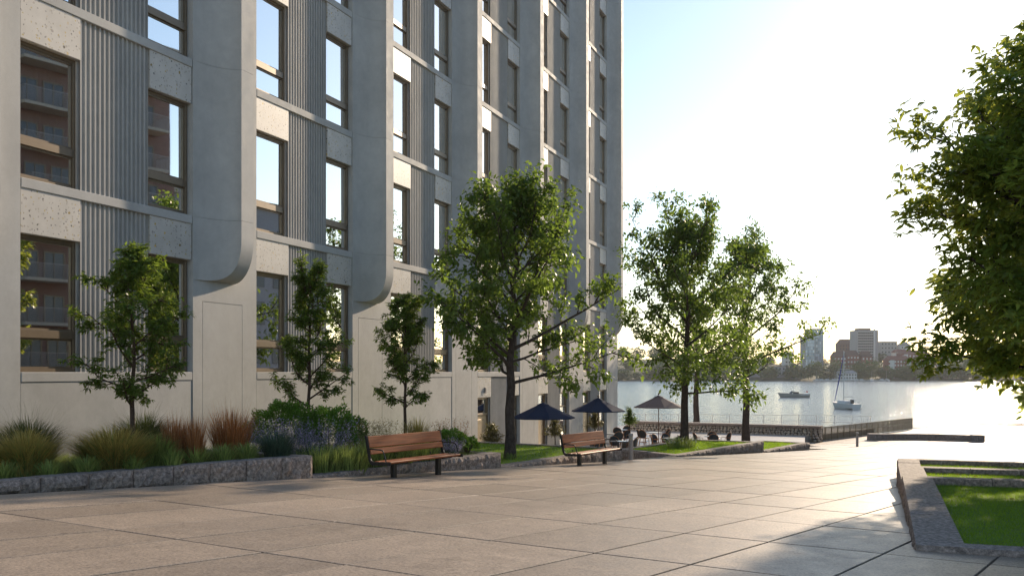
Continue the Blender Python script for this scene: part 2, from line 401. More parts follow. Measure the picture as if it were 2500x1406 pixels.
# terrace below the planters, the ramp down to it and the quay strip behind the low wall
TZ = -2.7
def terr_mat():
    t = NT('terrace_paving'); v = t.world(); b = t.n('ShaderNodeTexBrick'); b.offset = 0.5
    b.inputs['Color1'].default_value = (0.42,0.38,0.35,1); b.inputs['Color2'].default_value = (0.46,0.42,0.38,1); b.inputs['Mortar'].default_value = (0.15,0.13,0.12,1)
    b.inputs['Scale'].default_value = 1.0; b.inputs['Mortar Size'].default_value = 0.015; b.inputs['Brick Width'].default_value = 1.2; b.inputs['Row Height'].default_value = 0.6
    t.l(v, b.inputs['Vector'])
    c = t.mix(0.5, b.outputs[0], t.ramp(t.noise(v, 3, 6), [(0.3, (0.7,0.7,0.7)), (0.7, (1.1,1.1,1.1))]), 'MULTIPLY')
    t.principled(c, 0.5); return t.m
M['terrace'] = terr_mat()
TERR = [(-8.0,26.0), (-1.5,34.0), (3.4,33.2), (6.2,39.0), (11.4,46.0), (15.2,51.2), (19.2,64.4), (27.0,73.3), (5.5,78.3), (-2.0,60)]
tag(sheet('terrace_pavement', TERR, lambda x, y: TZ, M['terrace'], 30.0, 2.6), kind='structure')
ramp = MB(); rp = [(3.5,32.1), (6.4,37.9), (4.3,41.2), (0.2,34.6)]
ramp.prism(rp, [-4]*4, [g(3.5,32.1)-0.01, g(6.4,37.9)-0.01, TZ+0.35, TZ+0.45])
tag(ramp.build('path', M['terrace']), kind='structure')

# water to the horizon and the land around
def water_mat():
    t = NT('water'); v = t.world((0.35, 1.0, 1.0))
    f1 = t.noise(v, 0.5, 5, 0.65); f2 = t.noise(v, 2.6, 5, 0.65); f3 = t.noise(t.world((0.3, 1, 1)), 0.05, 3, 0.5)
    h = t.math('ADD', t.math('MULTIPLY', f1, 1.0), t.math('MULTIPLY', f2, 0.28))
    nb = t.bump(h, 0.52, 0.9); 
    p = t.principled((0.035, 0.06, 0.08), 0.10, nb, spec=0.6); return t.m
M['water'] = water_mat()
wm = MB(); wm.add([(-1500,40,-4.9),(1500,40,-4.9),(1500,2500,-4.9),(-1500,2500,-4.9)], [(0,1,2,3)])
tag(wm.build('water', M['water']), kind='structure')
gm = MB(); gm.add([(-400,-300,-5.2),(400,-300,-5.2),(400,60,-5.2),(-400,60,-5.2)], [(0,1,2,3)])
tag(gm.build('ground', M['soil']), kind='structure')

# ------------------------------------------------------------------ the concrete building
FH = R(20.56); P = 7.73; SILL = 1.5; FL = 3.8; NF = 6
BASE = -3.4; ROOF = SILL + FL*NF + 0.5
bld = tag(empty('concrete_building', (-7.77, 23.94, 0), math.atan2(math.cos(FH), math.sin(FH))),
          'tall pale concrete building with curved fins, fluted panels and bronze windows', 'building')
PIERS = range(-1, 6); BAYS = range(-1, 5)
# solid core behind everything (rooms are shallow boxes in front of it)
core = MB(); core.box((-30, 2.2, BASE), (41.1, 22, ROOF-0.05)); core.box((-30, 0.0, BASE), (-P-0.02, 2.2, ROOF-0.05))
core.box((40.9, 0.35, BASE), (41.09, 2.2, ROOF-0.05)); core.build('building_core', M['concrete'], bld)
# floor slabs so rooms are closed
for k in range(-1, NF+1):
    z = SILL+FL*k
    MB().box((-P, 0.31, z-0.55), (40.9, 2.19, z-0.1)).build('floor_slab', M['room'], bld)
# piers: plain wall strip with a scored panel at the foot
def pier_mesh():
    m = MB(); W = 2.6; top = SILL+FL*NF+0.45
    px0, px1, pz1 = 0.36, 1.98, SILL+1.75; gw = 0.016; gd = 0.014
    # front face in strips leaving real grooves round the panel
    for a, b, z0, z1, y in ((0, px0, BASE, top, 0), (px0, px0+gw, BASE, pz1, gd), (px0+gw, px1-gw, BASE, pz1-gw, 0), (px1-gw, px1, BASE, pz1, gd),
                            (px1, W, BASE, top, 0), (px0, px1, pz1, top, 0), (px0+gw, px1-gw, pz1-gw, pz1, gd)):
        m.box((a, y, z0), (b, 0.32, z1))
    return m.mesh('pier', M['concrete'])
pm = pier_mesh()
for p in PIERS: link('pier', pm, None, bld, (p*P, 0, 0))
# fins: concave cove rising to a flat front band, rounded off at the foot, one segment per storey
FD, FA, FB, FZ, FR = 0.63, 1.07, 1.6, 3.76, 1.05
def fin_depth(z): 
    u = min(1.0, max(0.0, (FZ+FR-z)/FR)); return FD*math.sqrt(max(0.0, 1-u*u))
def fin_mesh(z0, z1, rows, cap_top=False):
    nc = 14; vs = []; fs = []; zs = [z0+(z1-z0)*i/rows for i in range(rows+1)]
    if rows > 3: zs = [z0+(z1-z0)*(i/rows)**2 for i in range(rows+1)]
    for z in zs:
        d = fin_depth(z); c = min(1.0, d/FD); smax = FA*math.sqrt(max(0, 1-(1-c)**2))
        for i in range(nc+1):
            a = (i/nc)*math.asin(min(1.0, smax/FA)); s = FA*math.sin(a); vs.append((s, -FD*(1-math.cos(a))-0.002, z))
        for s, y in ((FB-0.02, -d), (FB, -max(0.0, d-0.02)), (FB, 0.02)): vs.append((s, y-0.002 if y < 0 else y, z))
    n = nc+4
    for r in range(len(zs)-1):
        for i in range(n-1): fs.append((r*n+i, r*n+i+1, (r+1)*n+i+1, (r+1)*n+i))
    L = (len(zs)-1)*n
    fs.append(tuple(range(L, L+n))); fs.append(tuple(range(n-1, -1, -1)))
    me = MB().add(vs, fs).mesh('fin_segment', M['concrete']); 
    me.set_sharp_from_angle(angle=R(25)) if hasattr(me, 'set_sharp_from_angle') else None
    return me
segs = [fin_mesh(FZ, SILL+FL-0.003, 22)] + [fin_mesh(SILL+FL*k+0.003, SILL+FL*(k+1)-0.003, 1) for k in range(1, NF)]
capm = fin_mesh(SILL+FL*NF+0.006, ROOF, 1)
for p in PIERS:
    for me in segs: link('fin_segment', me, None, bld, (p*P, 0, 0))
    link('fin_cap', capm, None, bld, (p*P, 0, 0))
# bay pieces
S0, S1, S2, S3 = 2.62, 4.17, 6.23, 7.71
def flute_mesh(w, h):
    m = MB(); n = 15; pit = w/n; pts = []
    for i in range(n):
        a = i*pit
        pts += [(a, 0.0), (a+pit*0.30, 0.0), (a+pit*0.38, 0.05), (a+pit*0.92, 0.05)]
    pts.append((w, 0.0)); q = len(pts)
    vs = [(x, y, z) for z in (0, h) for x, y in pts]; fs = [(i, i+1, q+i+1, q+i) for i in range(q-1)]
    return m.add(vs, fs).mesh('fluted_panel', M['concrete2'])
fl_me = flute_mesh(S2-S1-0.02, FL-0.2); fl_low = flute_mesh(S2-S1-0.02, SILL-0.2-TZ+0.2)
band_me = MB().bbox((S0, -0.005, -0.2), (S3, 0.30, 0.0), 0.012).mesh('ledge', M['concrete'])
tz1 = MB().bbox((0, 0, 0), (S1-S0-0.01, 0.26, 0.88), 0.008).mesh('terrazzo_panel', M['terrazzo'])
tz2 = MB().bbox((0, 0, 0), (S3-S2-0.03, 0.26, 0.88), 0.008).mesh('terrazzo_panel', M['terrazzo'])
WH = FL-0.2-0.88
def win_mesh(w, h, tr=0.76):
    m = MB(); f = 0.075
    m.bbox((0,0,0),(f,0.11,h),0.006); m.bbox((w-f,0,0),(w,0.11,h),0.006); m.bbox((f,0.004,0),(w-f,0.106,f),0.006); m.bbox((f,0.004,h-f),(w-f,0.106,h),0.006)
    m.bbox((f,-0.012,tr-0.08),(w-f,0.106,tr+0.09),0.008)
    # inner sashes
    for z0, z1 in ((f, tr-0.08), (tr+0.09, h-f)):
        for a, b in (((f,0.03,z0),(f+0.035,0.09,z1)), ((w-f-0.035,0.03,z0),(w-f,0.09,z1)), ((f+0.035,0.032,z0),(w-f-0.035,0.088,z0+0.035)), ((f+0.035,0.032,z1-0.035),(w-f-0.035,0.088,z1))):
            m.box(a, b)
    return m.mesh('window_frame', M['bronze'])
def pane_mesh(w, z0, z1):
    return MB().add([(0.11,0,z0),(w-0.11,0,z0),(w-0.11,0,z1),(0.11,0,z1)], [(0,1,2,3)]).mesh('pane', M['glass'])
def curt_mesh(w, h, x0, x1):
    m = MB(); n = 14; vs = []; fs = []
    for i in range(n*2+1): 
        x = x0+(x1-x0)*i/(2*n); y = 0.03*math.sin(i*1.7)
        vs += [(x, y, 0.02), (x, y, h-0.05)]
    for i in range(n*2): fs.append((2*i, 2*i+2, 2*i+3, 2*i+1))
    return m.add(vs, fs).mesh('curtain', M['curtain'])
wA, wB = S1-S0-0.01, S3-S2-0.02
wmesh = {}
for key, w in (('a', wA), ('b', wB)):
    wmesh[key] = (win_mesh(w, WH), pane_mesh(w, 0.10, 0.66), pane_mesh(w, 0.87, WH-0.1), curt_mesh(w, WH, w*0.55, w-0.12), curt_mesh(w, WH, 0.12, w*0.3))
def window(x, z, key):
    fr, p1, p2, c1, c2 = wmesh[key]
    o = link('window', fr, None, bld, (x, 0.15, z))
    for pmz in (p1, p2):
        q = link('pane', pmz, None, o, (0, 0.06, 0)); q.rotation_euler = (R(random.uniform(-.12,.12)), 0, R(random.uniform(-.18,.18)))
    r = random.random()
    if r < 0.5: link('curtain', c1, None, o, (0, 0.42, 0))
    if r < 0.25 or r > 0.85: link('curtain', c2, None, o, (0, 0.42, 0))
    return o
door_me = None
for p in BAYS:
    x = p*P
    # party walls closing each room
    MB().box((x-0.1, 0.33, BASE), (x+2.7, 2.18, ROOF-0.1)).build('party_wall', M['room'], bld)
    for k in range(0, NF+1):
        z = SILL+FL*k
        if k < NF or True: link('ledge', band_me, None, bld, (x, 0, z))
        if k == NF: continue
        link('fluted_panel', fl_me, None, bld, (x+S1+0.01, 0.05, z))
        link('terrazzo_panel', tz1, None, bld, (x+S0+0.002, 0.02, z+WH)); link('terrazzo_panel', tz2, None, bld, (x+S2+0.02, 0.02, z+WH))
        window(x+S0+0.002, z, 'a'); window(x+S2+0.012, z, 'b')
        MB().box((x+S1-0.02, 0.12, z), (x+S2+0.02, 0.34, z+FL-0.2)).build('backing_wall', M['concrete2'], bld)
    MB().box((x+S0, 0.0, SILL+FL*NF+0.002), (x+S3, 0.3, ROOF-0.05)).build('parapet', M['concrete'], bld)
    if p < 2:
        MB().bbox((x+S0, 0.012, BASE), (x+S3, 0.3, SILL-0.202), 0.01).build('plinth_wall', M['concrete'], bld)
    else:
        link('fluted_panel', fl_low, None, bld, (x+S1+0.01, 0.05, TZ-0.2))
        MB().box((x+S1-0.02, 0.12, BASE), (x+S2+0.02, 0.34, SILL-0.2)).build('backing_wall', M['concrete2'], bld)
        hd = 0.43
        link('terrazzo_panel', tz1, None, bld, (x+S0+0.002, 0.02, hd)); link('terrazzo_panel', tz2, None, bld, (x+S2+0.02, 0.02, hd))
        for (xa, w) in ((x+S0, S1-S0), (x+S2, S3-S2)):
            d = MB(); d.bbox((0.0,0,0),(0.09,0.12,hd-TZ),0.006); d.bbox((w-0.09,0,0),(w,0.12,hd-TZ),0.006); d.bbox((0.09,0.004,hd-TZ-0.09),(w-0.09,0.116,hd-TZ),0.006); d.bbox((0.09,0.004,2.35),(w-0.09,0.116,2.45),0.006)
            do = d.build('door', M['bronze'], bld, (xa, 0.16, TZ))
            solid = xa < x+S1-0.5
            lf = MB(); lf.bbox((0.1,0.03,0.02),(w-0.1,0.09,2.34),0.006); lf.bbox((0.18,0.02,0.25),(w-0.18,0.1,2.2),0.01)
            lf.build('door_leaf', M['door'] if solid else M['glass'], do)
            MB().add([(0.1,0.06,2.45),(w-0.1,0.06,2.45),(w-0.1,0.06,hd-TZ-0.09),(0.1,0.06,hd-TZ-0.09)],[(0,1,2,3)]).build('pane', M['glass'], do)
            MB().tube([(w-0.2,0.015,0.95),(w-0.2,-0.05,0.98),(w-0.2,-0.05,1.32),(w-0.2,0.015,1.35)],0.014).build('handle', M['dark_metal'], do)
        if p > 2: continue
        lm = MB(); lm.bbox((0,-0.07,0),(0.10,0.0,0.24),0.01)
        link('wall_lamp', lm.mesh('wall_lamp', M['grey_metal']), None, bld, (x+S0+0.75, 0.02, hd+0.18))

# ------------------------------------------------------------------ the brick block across the square (seen mirrored in the glass)
def brick_mat():
    t = NT('red_brick'); tc = t.coord(); b = t.n('ShaderNodeTexBrick')
    b.inputs['Color1'].default_value = (0.16,0.06,0.045,1); b.inputs['Color2'].default_value = (0.22,0.085,0.06,1); b.inputs['Mortar'].default_value = (0.32,0.28,0.25,1)
    b.inputs['Scale'].default_value = 1.0; b.inputs['Mortar Size'].default_value = 0.012; b.inputs['Brick Width'].default_value = 0.25; b.inputs['Row Height'].default_value = 0.085
    rx = t.n('ShaderNodeMapping'); rx.inputs['Rotation'].default_value = (R(90), 0, 0); t.l(tc, rx.inputs[0]); t.l(rx.outputs[0], b.inputs['Vector'])
    t.principled(b.outputs[0], 0.85); return t.m
M['brick'] = brick_mat(); M['far_slate'] = plain('slate_render', (0.30,0.31,0.34), 0.8); M['far_pane'] = plain('far_pane', (0.10,0.11,0.13), 0.2); M['beige'] = plain('beige_render', (0.42,0.37,0.31), 0.8)
apt = tag(empty('brick_apartment_block', (41.5, 24.0, -2.6), R(84)), 'red brick apartment block with barred balconies across the square, mirrored in the windows', 'building')
MB().box((0, -12, -3), (30, -0.0, 30)).build('wall', M['brick'], apt)
MB().box((5.4, 0.002, 0), (16.4, 0.5, 30)).build('stair_tower', M['beige'], apt)
MB().box((-0.4, -12.4, 30), (30.4, 0.9, 30.5)).build('roof', M['beige'], apt)
MB().box((30.02, -12, -3), (44, -0.4, 19)).build('wing_wall', M['far_slate'], apt); MB().box((29.99, -12.3, 19), (44.3, -0.1, 19.4)).build('wing_roof', M['beige'], apt)
for k in range(5):
    for i in range(5): MB().box((31.4+i*2.5, -0.42, 1.5+k*3.4), (32.9+i*2.5, -0.34, 3.6+k*3.4)).build('wing_window', M['far_pane'], apt)
bal = MB(); bal.box((0, 0, 0), (4.2, 1.7, 0.22)); bal_me = bal.mesh('balcony', M['beige'])
rl = MB()
for i in range(43): rl.cbox((0.02+i*0.099, 1.66, 0.75), (0.022, 0.022, 1.05))
for i in range(17):
    rl.cbox((0.03, 0.05+i*0.1, 0.75), (0.022, 0.022, 1.05)); rl.cbox((4.17, 0.05+i*0.1, 0.75), (0.022, 0.022, 1.05))
rl.cbox((2.1, 1.66, 1.29), (4.2, 0.06, 0.04)); rl.cbox((0.03, 0.85, 1.29), (0.06, 1.6, 0.04)); rl.cbox((4.17, 0.85, 1.29), (0.06, 1.6, 0.04))
rl_me = rl.mesh('railing', M['grey_metal'])
aw = MB(); aw.bbox((0,0,0),(0.1,0.08,2.1),0.01); aw.bbox((1.5,0,0),(1.6,0.08,2.1),0.01); aw.box((0.1,0,0),(1.5,0.078,0.1)); aw.box((0.1,0,2.0),(1.5,0.078,2.1)); aw.box((0.77,0,0.1),(0.83,0.078,2.0))
aw_me = aw.mesh('window', M['bronze']); ap_me = MB().add([(0.1,0.03,0.1),(1.5,0.03,0.1),(1.5,0.03,2.0),(0.1,0.03,2.0)],[(0,1,2,3)]).mesh('pane', M['far_pane'])
for k in range(9):
    z = 0.9+k*3.2
    for bx in (1.0, 17.0, 24.5):
        b_ = link('balcony', bal_me, None, apt, (bx, 0.02, z)); link('railing', rl_me, None, b_)
        for wx in (0.3, 2.3):
            w_ = link('window', aw_me, None, apt, (bx+wx, 0.01, z+0.24)); link('pane', ap_me, None, w_)
    for wx in (7.2, 11.5, 22.2):
        w_ = link('window', aw_me, None, apt, (wx, 0.51 if wx < 16 else 0.01, z+0.7)); link('pane', ap_me, None, w_)

# ------------------------------------------------------------------ granite planters
def block_mesh(L, W, z0, z1, seed, rough=0.03):
    """a split-face block, length L along x, front at y=0, depth W to +y"""
    r = np.random.default_rng(seed); H = z1-z0; nx, nz = max(4, int(L/0.075)), max(3, int(H/0.08)); vs = []; fs = []
    gapx = 0.006
    N = r.normal(0, 1, (nx+1, nz+1)); Nb = r.normal(0, 1, (nx//3+2, nz//3+2))
    for i in range(nx+1):
        for j in range(nz+1):
            edge = (i in (0, nx)) or (j in (0, nz))
            d = 0.012 if edge else -(abs(N[i, j])*rough*0.55 + abs(Nb[i//3, j//3])*rough)
            x = gapx+(L-2*gapx)*i/nx + (0 if edge else r.uniform(-.012, .012)); z = z0+H*j/nz + (0 if edge else r.uniform(-.012, .012))
            if j == nz: z = z1-0.004+r.uniform(-.004, .003)
            vs.append((x, d, z))
    for i in range(nx):
        for j in range(nz): a = i*(nz+1)+j; fs.append((a, a+nz+1, a+nz+2, a+1))
    n0 = len(vs); vs += [(gapx, W, z0), (L-gapx, W, z0), (L-gapx, W, z1), (gapx, W, z1)]
    top = [i*(nz+1)+nz for i in range(nx+1)]; bot = [i*(nz+1) for i in range(nx+1)]
    fs.append(tuple(top)+(n0+2, n0+3)); fs.append(tuple(bot[::-1])+(n0, n0+1)); fs.append((n0+1, n0, n0+3, n0+2))
    fs.append(tuple(range(nz, -1, -1))+(n0, n0+3)[::1]); fs.append(tuple(nx*(nz+1)+j for j in range(nz+1))+(n0+2, n0+1))
    me = MB().add(vs, fs).mesh('stone_block', M['granite']); me.materials.append(M['granite_top'])
    for p in me.polygons[nx*nz:nx*nz+1]: p.material_index = 1
    return me
_seed = [100]
def kerb_run(parent, a, b, W, z0, z1, L=0.8, rough=0.03):
    """blocks from a to b, their split face on the right-hand side of the way from a to b"""
    a = np.array(a, float); b = np.array(b, float); d = b-a; D = np.linalg.norm(d); n = max(1, round(D/L)); rz = math.atan2(d[1], d[0])
    cuts = [D*i/n + (random.uniform(-.07, .07)*L if 0 < i < n else 0) for i in range(n+1)]
    for i in range(n):
        _seed[0] += 1; q = a+d/D*cuts[i]
        zz = z1+random.uniform(-.005, .005)
        link('stone_block', block_mesh(cuts[i+1]-cuts[i], W, z0(q[0], q[1])-0.1 if callable(z0) else z0, zz, _seed[0], rough), None, parent, (q[0], q[1], 0), rz)
def poly_sheet(name, poly, z, mat, parent=None, thick=0.3):
    zz = z if isinstance(z, list) else [z]*len(poly)
    return MB().prism(poly, [q-thick for q in zz], zz).build(name, mat, parent)
def left(a, b, t):
    d = np.array(b)-np.array(a); d = d/np.linalg.norm(d); return np.array((-d[1], d[0]))*t
PERP = np.array((-0.84, 0.545))
tiers = []
specs = [('planting bed', K[0], K[1], 4.9, -0.19, 'soil', 'long granite planter of tall grasses, first and nearest along the building'),
         ('planting bed', K[1], K[2], 6.4, -0.61, 'soil', 'granite planter of lavender and shrubs behind the nearer bench'),
         ('lawn', K[2], K[3], 7.0, -0.98, 'turf', 'granite planter with a lawn and the largest tree, behind the second bench')]
lawns = []
for i, (what, a, b, depth, z, mt, lab) in enumerate(specs):
    t = tag(empty('granite_planter', (0, 0, 0)), lab, 'planter', 'granite planters stepping down beside the square')
    kerb_run(t, a, b, 0.36, g, z, 0.78)
    e = np.array(b)+PERP*depth; off = left(a, b, 0.36)
    kerb_run(t, np.array(b)+off, e, 0.34, z-1.0, z, 0.9, 0.012)
    a_in = np.array(a)+left(a, b, 0.33); b_in = np.array(b)+left(a, b, 0.33)+np.array(PERP)*0; al = np.array(a)+PERP*(depth+2); el = e+PERP*1.5
    dd = (np.array(b)-np.array(a))/np.linalg.norm(np.array(b)-np.array(a))
    poly = [tuple(a_in), tuple(b_in-dd*0.0), tuple(el), tuple(al)]
    zs = z-0.05 if mt == 'turf' else z-0.10
    poly_sheet('soil_bed' if mt == 'soil' else 'turf', poly, zs, M[mt], t, 0.9)
    if mt == 'turf': lawns.append((poly, zs))
for quad, z, lab in (([(6.34,37.7), (11.6,45.3), (8.5,46.9), (4.4,40.9)], -1.69, 'square granite planter with a lawn and a tree beside the cafe terrace'),
                     ([(11.75,45.5), (15.4,50.9), (13.3,52.5), (9.6,47.1)], -2.14, 'small granite planter with bare lawn, last and farthest down the slope')):
    t = tag(empty('granite_planter', (0, 0, 0)), lab, 'planter', 'granite planters stepping down beside the square')
    for i in range(4):
        a, b = quad[i], quad[(i+1) % 4]; kerb_run(t, a, b, 0.36, -3.2 if i else g, z, 0.9)
    c = np.mean(np.array(quad), 0); ins = [tuple(c+(np.array(p)-c)*0.86) for p in quad]
    poly_sheet('turf', ins, z-0.06, M['turf'], t, 0.6); lawns.append((ins, z-0.06))
# the planter on the right, three levels
ES = np.array((0.3512, 0.9363)); EN = np.array((0.9363, -0.3512))
RP = [np.array((4.8, 11.7)), np.array((7.75, 19.55)), np.array((9.22, 23.5)), np.array((10.75, 27.4))]
labs = ['lower granite planter with the wide lawn on the right', 'granite planter with a narrow lawn, middle step on the right', 'granite planter with the thinnest strip of lawn, farthest step on the right']
for i, z in enumerate((-0.55, -0.73, -0.90)):
    t = tag(empty('granite_planter', (0, 0, 0)), labs[i], 'planter', 'granite planters on the right of the square')
    a = RP[i] + (ES*0.0); b = RP[i+1]; WR = 11.0
    # left kerb (outer split face towards the square), near and far cross kerbs
    kerb_run(t, b, a, 0.55, g, z, 1.3, 0.012)
    kerb_run(t, a+EN*0.0, a+EN*WR, 0.34, g, z-0.004, 1.1, 0.012) if i == 0 else None
    far = b-ES*0.36
    kerb_run(t, far+EN*0.5, far+EN*WR, 0.36, -3, z+0.005, 1.0, 0.014)
    n0 = a+ES*0.3+EN*0.5 if i == 0 else a+EN*0.5
    poly = [tuple(n0), tuple(n0+EN*10), tuple(far+EN*10.5), tuple(far+EN*0.5)]
    poly_sheet('turf', poly, [z-0.03, z-0.03, z-0.13, z-0.13], M['turf'], t, 0.5); lawns.append((poly, z-0.06))
# kerbs are turned so that their rough face looks outwards: left kerb runs towards the camera

# lawn grass as real blades
def blades(name, poly, zf, n, h, w, mat, lean=0.5):
    P_ = np.array(poly); lo = P_.min(0); hi = P_.max(0); pts = []
    while len(pts) < n:
        q = rng.uniform(lo, hi, (n*2, 2)); x, y = q[:, 0], q[:, 1]; c = np.zeros(len(q), bool)
        for i in range(len(P_)):
            x1, y1 = P_[i]; x2, y2 = P_[(i+1) % len(P_)]
            with np.errstate(divide='ignore', invalid='ignore'): c ^= ((y1 > y) != (y2 > y)) & (x < (x2-x1)*(y-y1)/(y2-y1)+x1)
        q = q[c]; q = q[np.abs(q[:, 0]) < q[:, 1]*0.75+0.8]; pts.extend(q.tolist())
        if len(q) == 0: break
    if not pts: return None
    p = np.array(pts[:n]); n = len(p); a = rng.uniform(0, 2*np.pi, n); hh = h*rng.uniform(0.5, 1.3, n)
    z = zf(p[:, 0], p[:, 1]); d = np.stack([np.cos(a), np.sin(a)], 1)*w
    ln = rng.normal(0, 1, (n, 2))*(hh*lean)[:, None]
    V = np.zeros((n, 3, 3)); V[:, 0, :2] = p-d; V[:, 1, :2] = p+d; V[:, 0, 2] = V[:, 1, 2] = z-0.005
    V[:, 2, :2] = p+ln; V[:, 2, 2] = z+hh
    return np_mesh(name, V.reshape(-1, 3), np.arange(3*n).reshape(-1, 3), mat)
def plane_z(poly, zs):
    A = np.array([[p[0], p[1], 1] for p in poly[:3]]); s = np.linalg.solve(A, np.array(zs[:3])); return lambda x, y: s[0]*x+s[1]*y+s[2]
for i, (poly, z) in enumerate(lawns):
    nb, h, w = [(30000, 0.05, 0.006), (9000, 0.06, 0.012), (3500, 0.07, 0.016), (70000, 0.04, 0.0032), (26000, 0.045, 0.005), (14000, 0.05, 0.006)][i]
    zf = (lambda x, y, z=z: np.full(len(x), z)) if i < 3 else None
    if i >= 3:
        lv = (-0.55, -0.73, -0.90)[i-3]; zf = plane_z(poly, [lv-0.03, lv-0.03, lv-0.13])
    me = blades('grass', poly, zf, nb, h, w, M['blade'])
    if me: tag(link('grass', me), ['mown green lawn grass round the largest tree', 'mown green grass in the square planter by the cafe', 'mown grass in the small far planter', 'mown green lawn grass in the lower right planter',
        'mown grass strip on the middle step at right', 'mown grass strip on the farthest step at right'][i], 'grass', kind='stuff')
# fallen leaves on the right lawn
fl = MB()
for i in range(46):
    k = random.random()
    if k < 0.45: u, v, lv = random.uniform(0.7, 5), random.uniform(0.6, 7.4), -0.55-0.05; q = RP[0]+EN*u+ES*v; zz = -0.55-0.03-0.1*v/8+0.03
    else: u, v = random.uniform(0.7, 6), random.uniform(0.4, 3.4); q = RP[1 if k < 0.75 else 2]+EN*u+ES*v; zz = (-0.73 if k < 0.75 else -0.90)-0.03-0.1*v/4+0.03
    s = random.uniform(0.03, 0.055); a = random.uniform(0, 6.3); ca, sa = math.cos(a)*s, math.sin(a)*s
    fl.add([(q[0]-ca, q[1]-sa, zz), (q[0]+sa*.6, q[1]-ca*.6, zz+0.02), (q[0]+ca, q[1]+sa, zz+0.006), (q[0]-sa*.6, q[1]+ca*.6, zz+0.025)], [(0,1,2,3)])
tag(fl.build('fallen_leaves', leaf_mat('dry_leaf', (0.35,0.20,0.04), (0.55,0.36,0.08), (0.5,0.3,0.05), 0.3)), 'scattered dry yellow leaves on the right-hand lawns', 'leaves', kind='stuff')

# ------------------------------------------------------------------ bed plants
def clump(n, H, Rd, w, droop=0.6, segs=4, spread=0.35, up=0.0, seed=0):
    """arching blades from a tuft; V (n, segs*2+1, 3)"""
    r = np.random.default_rng(seed); a = r.uniform(0, 2*np.pi, n); rr = np.sqrt(r.uniform(0, 1, n))
    base = np.stack([np.cos(a)*rr*Rd*spread, np.sin(a)*rr*Rd*spread, np.zeros(n)], 1)
    a2 = a+r.normal(0, 0.5, n); out = Rd*(0.15+0.85*rr)*r.uniform(0.6, 1.08, n)*(1-up); hh = H*r.uniform(0.55, 1.05, n)*(1-0.38*rr*droop)
    side = np.stack([-np.sin(a2), np.cos(a2), np.zeros(n)], 1); V = np.zeros((n, segs*2+1, 3))
    for s in range(segs+1):
        t = s/segs; c = base.copy(); k = t**1.7
        c[:, 0] += np.cos(a2)*out*k*(1-spread*0.5); c[:, 1] += np.sin(a2)*out*k*(1-spread*0.5)
        c[:, 2] += hh*(t*(1+droop*0.55) - droop*0.55*t**3.2)
        ww = w*(1-t)**0.7*r.uniform(0.8, 1.2)
        if s < segs: V[:, 2*s] = c-side*ww; V[:, 2*s+1] = c+side*ww
        else: V[:, 2*s] = c
    F = []; o = np.arange(n)[:, None]*(segs*2+1)
    for s in range(segs-1): F += [o+np.array([[2*s, 2*s+1, 2*s+3]]), o+np.array([[2*s, 2*s+3, 2*s+2]])]
    F.append(o+np.array([[2*segs-2, 2*segs-1, 2*segs]]))
    return V.reshape(-1, 3), np.concatenate(F)
def leaf_cloud(P_, dirs, size, aspect, seed, fold=0.25, droop=0.3):
    """leaf-shaped faces (6 verts, 4 tris) at points P_, pointing along dirs"""
    r = np.random.default_rng(seed); n = len(P_); d = dirs/np.maximum(1e-6, np.linalg.norm(dirs, axis=1))[:, None]
    d = d + np.array([0, 0, -droop]) + r.normal(0, 0.35, (n, 3)); d /= np.linalg.norm(d, axis=1)[:, None]
    up = np.array([0, 0, 1.0]) + r.normal(0, 0.45, (n, 3)); s = np.cross(d, up); s /= np.maximum(1e-6, np.linalg.norm(s, axis=1))[:, None]; u = np.cross(s, d)
    L = size*r.uniform(0.5, 1.3, n)[:, None]; W = L*aspect
    V = np.zeros((n, 6, 3)); V[:, 0] = P_; V[:, 1] = P_+d*L*0.35+s*W*0.5+u*W*fold; V[:, 2] = P_+d*L*0.72+s*W*0.36+u*W*fold*0.5
    V[:, 3] = P_+d*L-u*L*0.12; V[:, 4] = P_+d*L*0.72-s*W*0.36+u*W*fold*0.5; V[:, 5] = P_+d*L*0.35-s*W*0.5+u*W*fold
    o = np.arange(n)[:, None]*6
    F = np.concatenate([o+np.array([[0, 1, 5]]), o+np.array([[1, 2, 5]]), o+np.array([[2, 4, 5]]), o+np.array([[2, 3, 4]])])
    return V.reshape(-1, 3), F
def join(parts):
    Vs = []; Fs = []; n = 0
    for V, F in parts: Vs.append(V); Fs.append(F+n); n += len(V)
    return np.concatenate(Vs), np.concatenate(Fs)
